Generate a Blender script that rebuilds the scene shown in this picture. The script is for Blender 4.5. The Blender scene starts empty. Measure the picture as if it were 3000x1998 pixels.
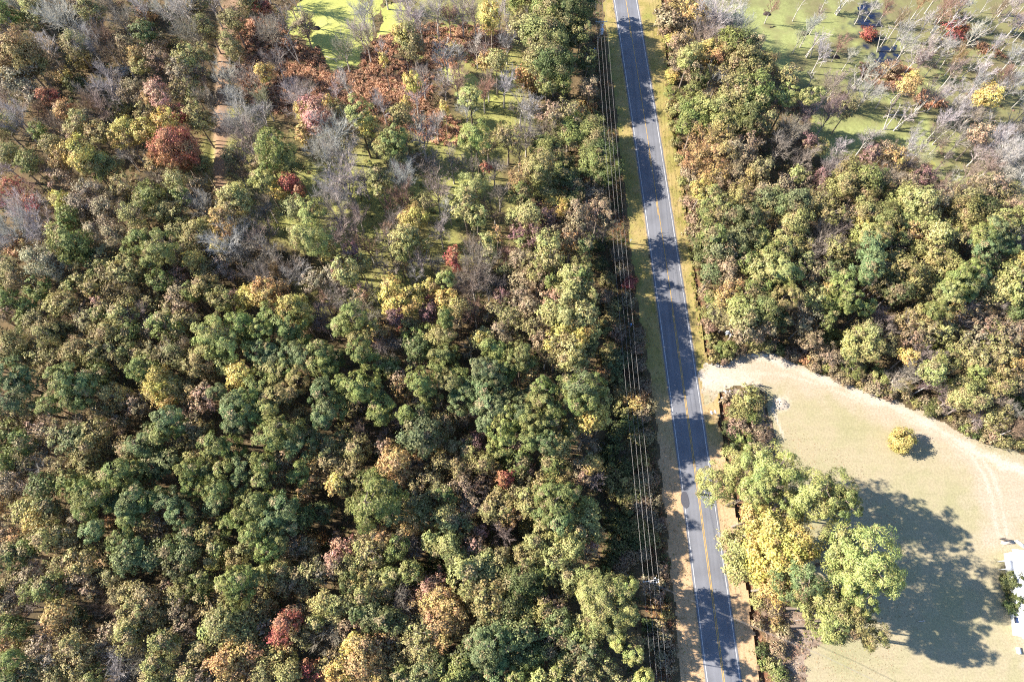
import bpy, math, random
import numpy as np
from mathutils import Vector
R = math.radians
SC = bpy.context.scene
COL = SC.collection
rng = np.random.default_rng(7)
random.seed(7)

# ------------------------------------------------------------------ camera, sky, sun, exposure
CAM_H, TILT, FPX, CX, CY = 120.0, R(22.0), 2000.0, 1500.0, 999.0
cam_data = bpy.data.cameras.new("drone_camera")
cam_data.lens = 24.0
cam_data.sensor_width = 36.0
cam_data.clip_start = 1.0
cam_data.clip_end = 4000.0
cam = bpy.data.objects.new("drone_camera", cam_data)
cam.location = (0, 0, CAM_H)
cam.rotation_euler = (TILT, 0, 0)
COL.objects.link(cam)
SC.camera = cam
SUN_TRAVEL = Vector((15.5, -2.1, -10.35)).normalized()
SUN_EL = math.asin(-SUN_TRAVEL.z)
w = bpy.data.worlds.new("World")
SC.world = w
w.use_nodes = True
nt = w.node_tree
sky = nt.nodes.new("ShaderNodeTexSky")
sky.sky_type = 'NISHITA'
sky.sun_disc = False
sky.sun_elevation = SUN_EL
sky.sun_rotation = math.atan2(-SUN_TRAVEL.x, -SUN_TRAVEL.y)
sky.altitude = 50
sky.air_density = 1.0
sky.dust_density = 0.2
sky.ozone_density = 4.0
nt.links.new(sky.outputs[0], nt.nodes["Background"].inputs[0])
nt.nodes["Background"].inputs[1].default_value = 0.085
sl = bpy.data.lights.new("sun", 'SUN')
sl.energy = 4.8
sl.angle = R(0.55)
sl.color = (1.0, 0.92, 0.79)
sun = bpy.data.objects.new("sun", sl)
sun.rotation_euler = SUN_TRAVEL.to_track_quat('-Z', 'Y').to_euler()
sun.location = (-60, 10, 80)
COL.objects.link(sun)
vs = SC.view_settings
vs.view_transform = 'Standard'
vs.look = 'None'
vs.exposure = 1.7
vs.gamma = 1.0
vs.use_curve_mapping = False
SC.cycles.use_denoising = False
SC.cycles.filter_width = 1.15
SC.cycles.max_bounces = 6
SC.cycles.diffuse_bounces = 3
SC.cycles.transmission_bounces = 3
SC.cycles.transparent_max_bounces = 4
SC.cycles.caustics_reflective = False
SC.cycles.caustics_refractive = False

ST, CT = math.sin(TILT), math.cos(TILT)
def at(px, py, z=0.0):
    """world point at height z seen at a pixel of the 3000 x 1998 photograph"""
    u, v = (px - CX) / FPX, (py - CY) / FPX
    d = (u, ST - v * CT, -CT - v * ST)
    t = (z - CAM_H) / d[2]
    return Vector((d[0] * t, d[1] * t, z))
def at_arr(P, z=0.0):
    P = np.asarray(P, float)
    u, v = (P[:, 0] - CX) / FPX, (P[:, 1] - CY) / FPX
    dz = -CT - v * ST
    t = (z - CAM_H) / dz
    return np.stack([u * t, (ST - v * CT) * t], 1)
def depth_of(p):
    return ST * p[1] + CT * (CAM_H - p[2])
def px_of(p):
    d = depth_of(p)
    up = CT * p[1] + ST * (p[2] - CAM_H)
    return (CX + FPX * p[0] / d, CY - FPX * up / d)

# ------------------------------------------------------------------ materials
def mat(name):
    m = bpy.data.materials.new(name)
    m.use_nodes = True
    n = m.node_tree.nodes
    return m, n, m.node_tree.links, n["Principled BSDF"]
def plain(name, col, rough=0.7, metal=0.0, noise=0.15, scale=6.0):
    m, n, l, b = mat(name)
    b.inputs["Roughness"].default_value = rough
    b.inputs["Metallic"].default_value = metal
    b.inputs["Specular IOR Level"].default_value = 0.3
    tx = n.new("ShaderNodeTexNoise"); tx.inputs["Scale"].default_value = scale; tx.inputs["Detail"].default_value = 5
    tc = n.new("ShaderNodeTexCoord"); l.new(tc.outputs["Object"], tx.inputs["Vector"])
    mp = n.new("ShaderNodeMapRange")
    mp.inputs["From Min"].default_value = 0.3; mp.inputs["From Max"].default_value = 0.7
    mp.inputs["To Min"].default_value = 1 - noise; mp.inputs["To Max"].default_value = 1 + noise
    l.new(tx.outputs["Fac"], mp.inputs["Value"])
    mx = n.new("ShaderNodeVectorMath"); mx.operation = 'SCALE'
    mx.inputs[0].default_value = col
    l.new(mp.outputs[0], mx.inputs["Scale"])
    l.new(mx.outputs[0], b.inputs["Base Color"])
    return m
def leaf_material(name, attr_color=False, trans=0.2):
    """foliage: object colour (or a colour attribute) varied per leaf by the 'leaf' attribute"""
    m, n, l, b = mat(name)
    at_ = n.new("ShaderNodeAttribute"); at_.attribute_name = "leaf"
    sep = n.new("ShaderNodeSeparateColor"); l.new(at_.outputs["Color"], sep.inputs[0])
    if attr_color:
        src = n.new("ShaderNodeAttribute"); src.attribute_name = "col"
    else:
        src = n.new("ShaderNodeObjectInfo")
    acc = n.new("ShaderNodeMix"); acc.data_type = 'RGBA'
    acc.inputs["B"].default_value = (0.33, 0.245, 0.135, 1)
    l.new(sep.outputs[2], acc.inputs["Factor"]); l.new(src.outputs["Color"], acc.inputs["A"])
    hsv = n.new("ShaderNodeHueSaturation")
    mh = n.new("ShaderNodeMapRange"); mh.inputs["To Min"].default_value = 0.46; mh.inputs["To Max"].default_value = 0.525
    l.new(sep.outputs[1], mh.inputs["Value"]); l.new(mh.outputs[0], hsv.inputs["Hue"])
    mv = n.new("ShaderNodeMapRange"); mv.inputs["To Min"].default_value = 0.40; mv.inputs["To Max"].default_value = 1.65
    l.new(sep.outputs[0], mv.inputs["Value"]); l.new(mv.outputs[0], hsv.inputs["Value"])
    l.new(acc.outputs["Result"], hsv.inputs["Color"])
    l.new(hsv.outputs[0], b.inputs["Base Color"])
    b.inputs["Roughness"].default_value = 0.55
    b.inputs["Specular IOR Level"].default_value = 0.25
    tr = n.new("ShaderNodeBsdfTranslucent"); l.new(hsv.outputs[0], tr.inputs["Color"])
    mx = n.new("ShaderNodeMixShader"); mx.inputs[0].default_value = trans
    l.new(b.outputs[0], mx.inputs[1]); l.new(tr.outputs[0], mx.inputs[2])
    l.new(mx.outputs[0], n["Material Output"].inputs["Surface"])
    return m
def bark_material(name, use_object=True, col=(0.3, 0.3, 0.3, 1)):
    m, n, l, b = mat(name)
    tx = n.new("ShaderNodeTexNoise"); tx.inputs["Scale"].default_value = 2.2; tx.inputs["Detail"].default_value = 6
    tc = n.new("ShaderNodeTexCoord"); l.new(tc.outputs["Object"], tx.inputs["Vector"])
    mp = n.new("ShaderNodeMapRange")
    mp.inputs["From Min"].default_value = 0.3; mp.inputs["From Max"].default_value = 0.7
    mp.inputs["To Min"].default_value = 0.65; mp.inputs["To Max"].default_value = 1.2
    l.new(tx.outputs["Fac"], mp.inputs["Value"])
    mx = n.new("ShaderNodeVectorMath"); mx.operation = 'SCALE'
    if use_object:
        oi = n.new("ShaderNodeObjectInfo"); l.new(oi.outputs["Color"], mx.inputs[0])
    else:
        mx.inputs[0].default_value = col[:3]
    l.new(mp.outputs[0], mx.inputs["Scale"]); l.new(mx.outputs[0], b.inputs["Base Color"])
    b.inputs["Roughness"].default_value = 0.85
    b.inputs["Specular IOR Level"].default_value = 0.15
    return m
M_LEAF = leaf_material("tree_leaves")
M_STUFF = leaf_material("ground_foliage", attr_color=True)
M_PALEBARK = bark_material("grey_bark")
M_BARK = bark_material("brown_bark", False, (0.17, 0.135, 0.11))
M_TWIG = bark_material("twig_bark", False, (0.27, 0.225, 0.19))

# ------------------------------------------------------------------ mesh building
class Geo:
    def __init__(s):
        s.v, s.f, s.m, s.a, s.c, s.n = [], [], [], [], [], 0
    def add(s, V, F, m=0, leaf=None, col=None):
        V = np.asarray(V, float).reshape(-1, 3); F = np.asarray(F, np.int64)
        s.v.append(V); s.f.append(F + s.n); s.n += len(V)
        s.m.append(np.full(len(F), m, np.int32))
        a = np.full((len(F), 4), 0.5); a[:, 2] = 0; a[:, 3] = 1
        if leaf is not None: a[:, :3] = leaf
        s.a.append(a)
        c = np.ones((len(F), 4))
        if col is not None: c[:, :3] = col
        s.c.append(c)
    def mesh(s, name, mats, smooth=False, attrs=True):
        me = bpy.data.meshes.new(name)
        V = np.concatenate(s.v)
        me.vertices.add(len(V)); me.vertices.foreach_set("co", V.astype(np.float32).ravel())
        tot = np.concatenate([np.full(len(f), f.shape[1], np.int32) for f in s.f])
        li = np.concatenate([f.ravel() for f in s.f]).astype(np.int32)
        me.loops.add(len(li)); me.loops.foreach_set("vertex_index", li)
        st = np.concatenate([[0], np.cumsum(tot)[:-1]]).astype(np.int32)
        me.polygons.add(len(tot)); me.polygons.foreach_set("loop_start", st); me.polygons.foreach_set("loop_total", tot)
        me.polygons.foreach_set("material_index", np.concatenate(s.m))
        if smooth: me.polygons.foreach_set("use_smooth", np.ones(len(tot), bool))
        for m in mats: me.materials.append(m)
        me.update(calc_edges=True)
        if attrs:
            for nm, arr in (("leaf", s.a), ("col", s.c)):
                at_ = me.attributes.new(nm, 'FLOAT_COLOR', 'FACE')
                at_.data.foreach_set("color", np.concatenate(arr).astype(np.float32).ravel())
        return me
    # --- pieces
    def tube(s, P, rad, k=6, m=0, cap=False):
        P = np.asarray(P, float); rad = np.asarray(rad, float); n = len(P)
        T = np.gradient(P, axis=0); T /= np.linalg.norm(T, axis=1)[:, None] + 1e-9
        ref = np.where(np.abs(T[:, 2:3]) > 0.9, np.array([[1., 0, 0]]), np.array([[0, 0, 1.]]))
        A = np.cross(T, ref); A /= np.linalg.norm(A, axis=1)[:, None]
        B = np.cross(T, A)
        th = np.arange(k) * 2 * np.pi / k
        ring = P[:, None] + rad[:, None, None] * (np.cos(th)[None, :, None] * A[:, None] + np.sin(th)[None, :, None] * B[:, None])
        i = np.arange(n - 1)[:, None] * k; j = np.arange(k)[None]; j2 = (j + 1) % k
        F = np.stack([i + j, i + j2, i + k + j2, i + k + j], -1).reshape(-1, 4)
        s.add(ring.reshape(-1, 3), F, m)
        if cap:
            s.add(ring[-1], np.arange(k)[None], m); s.add(ring[0], np.arange(k)[::-1][None], m)
    def twigs(s, A, B, r0, r1, m=0):
        """many straight three-sided twigs from points A to points B"""
        A = np.asarray(A, float); B = np.asarray(B, float); N = len(A)
        T = B - A; T /= np.linalg.norm(T, axis=1)[:, None] + 1e-9
        U = np.cross(T, rng.normal(size=(N, 3))); U /= np.linalg.norm(U, axis=1)[:, None] + 1e-9
        W = np.cross(T, U)
        V = []
        for P, r in ((A, r0), (B, r1)):
            r = np.broadcast_to(np.asarray(r, float), (N,))[:, None]
            for q in range(3):
                V.append(P + r * (math.cos(q * 2.094) * U + math.sin(q * 2.094) * W))
        V = np.stack(V, 1).reshape(-1, 3)
        b = (np.arange(N) * 6)[:, None]
        F = np.concatenate([b + np.array([[0, 1, 4, 3]]), b + np.array([[1, 2, 5, 4]]), b + np.array([[2, 0, 3, 5]])])
        s.add(V, F, m)
    def leaves(s, C, Nn, la, lb, m=0, tone=None, acc=None, col=None, along=None, hue=None):
        """leaf sprays: one rhombus each at C, facing Nn, half sizes la x lb"""
        N = len(C)
        Nn = Nn / (np.linalg.norm(Nn, axis=1)[:, None] + 1e-9)
        ref = rng.normal(size=(N, 3)) if along is None else along
        A = ref - (ref * Nn).sum(1)[:, None] * Nn
        A /= np.linalg.norm(A, axis=1)[:, None] + 1e-9
        B = np.cross(Nn, A)
        k = rng.uniform(0.7, 1.3, (N, 1))
        a, b = A * la * k, B * lb * k
        V = np.stack([C - a, C + b + a * 0.15, C + a, C - b + a * 0.15], 1).reshape(-1, 3)
        F = np.arange(N * 4).reshape(N, 4)
        lf = np.zeros((N, 3)); lf[:, 0] = rng.uniform(0.2, 0.8, N) if tone is None else tone
        lf[:, 1] = rng.uniform(0, 1, N) if hue is None else np.clip(hue + rng.normal(size=N) * 0.15, 0, 1); lf[:, 2] = 0 if acc is None else acc
        s.add(V, F, m, lf, col)
    def box(s, c, size, rz=0.0, m=0, rx=0.0, ry=0.0):
        from mathutils import Matrix
        M = Matrix.Rotation(rz, 3, 'Z') @ Matrix.Rotation(ry, 3, 'Y') @ Matrix.Rotation(rx, 3, 'X')
        V = [Vector(c) + M @ Vector((x * size[0] / 2, y * size[1] / 2, z * size[2] / 2)) for x in (-1, 1) for y in (-1, 1) for z in (-1, 1)]
        s.add([tuple(q) for q in V], [(0, 1, 3, 2), (4, 6, 7, 5), (0, 4, 5, 1), (2, 3, 7, 6), (0, 2, 6, 4), (1, 5, 7, 3)], m)

def link(name, me, parent=None, loc=None):
    o = bpy.data.objects.new(name, me); COL.objects.link(o)
    if parent is not None: o.parent = parent
    if loc is not None: o.location = loc
    return o
def tag(o, label=None, cat=None, group=None, kind=None):
    if label: o["label"] = label
    if cat: o["category"] = cat
    if group: o["group"] = group
    if kind: o["kind"] = kind
    return o
def thing(name, loc, rz=0.0, sc=(1, 1, 1)):
    o = bpy.data.objects.new(name, None); COL.objects.link(o)
    o.empty_display_size = 0.5
    o.location = loc; o.rotation_euler = (0, 0, rz); o.scale = sc
    return o
def inside(poly, X, Y):
    poly = np.asarray(poly); r = np.zeros(X.shape, bool); j = len(poly) - 1
    for i in range(len(poly)):
        xi, yi = poly[i]; xj, yj = poly[j]
        c = ((yi > Y) != (yj > Y)) & (X < (xj - xi) * (Y - yi) / (yj - yi + 1e-12) + xi)
        r ^= c; j = i
    return r
def dist_line(P, X, Y):
    """distance from points to a polyline"""
    d = np.full(X.shape, 1e9)
    for a, b in zip(P[:-1], P[1:]):
        ab = b - a; L = (ab ** 2).sum() + 1e-9
        t = np.clip(((X - a[0]) * ab[0] + (Y - a[1]) * ab[1]) / L, 0, 1)
        d = np.minimum(d, np.hypot(X - a[0] - t * ab[0], Y - a[1] - t * ab[1]))
    return d
_W = [(rng.normal(size=2), rng.uniform(0, 6.28)) for _ in range(24)]
def wob(X, Y, s):
    """smooth pseudo noise, about -1..1, feature size s metres"""
    r = np.zeros(np.shape(X))
    for (k, p) in _W[:12]: r = r + np.sin((k[0] * X + k[1] * Y) / s * 2.2 + p)
    for (k, p) in _W[12:]: r = r + 0.5 * np.sin((k[0] * X + k[1] * Y) / s * 5.5 + p)
    return r / 4.0
def unit(n):
    v = rng.normal(size=(n, 3)); return v / np.linalg.norm(v, axis=1)[:, None]
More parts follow.
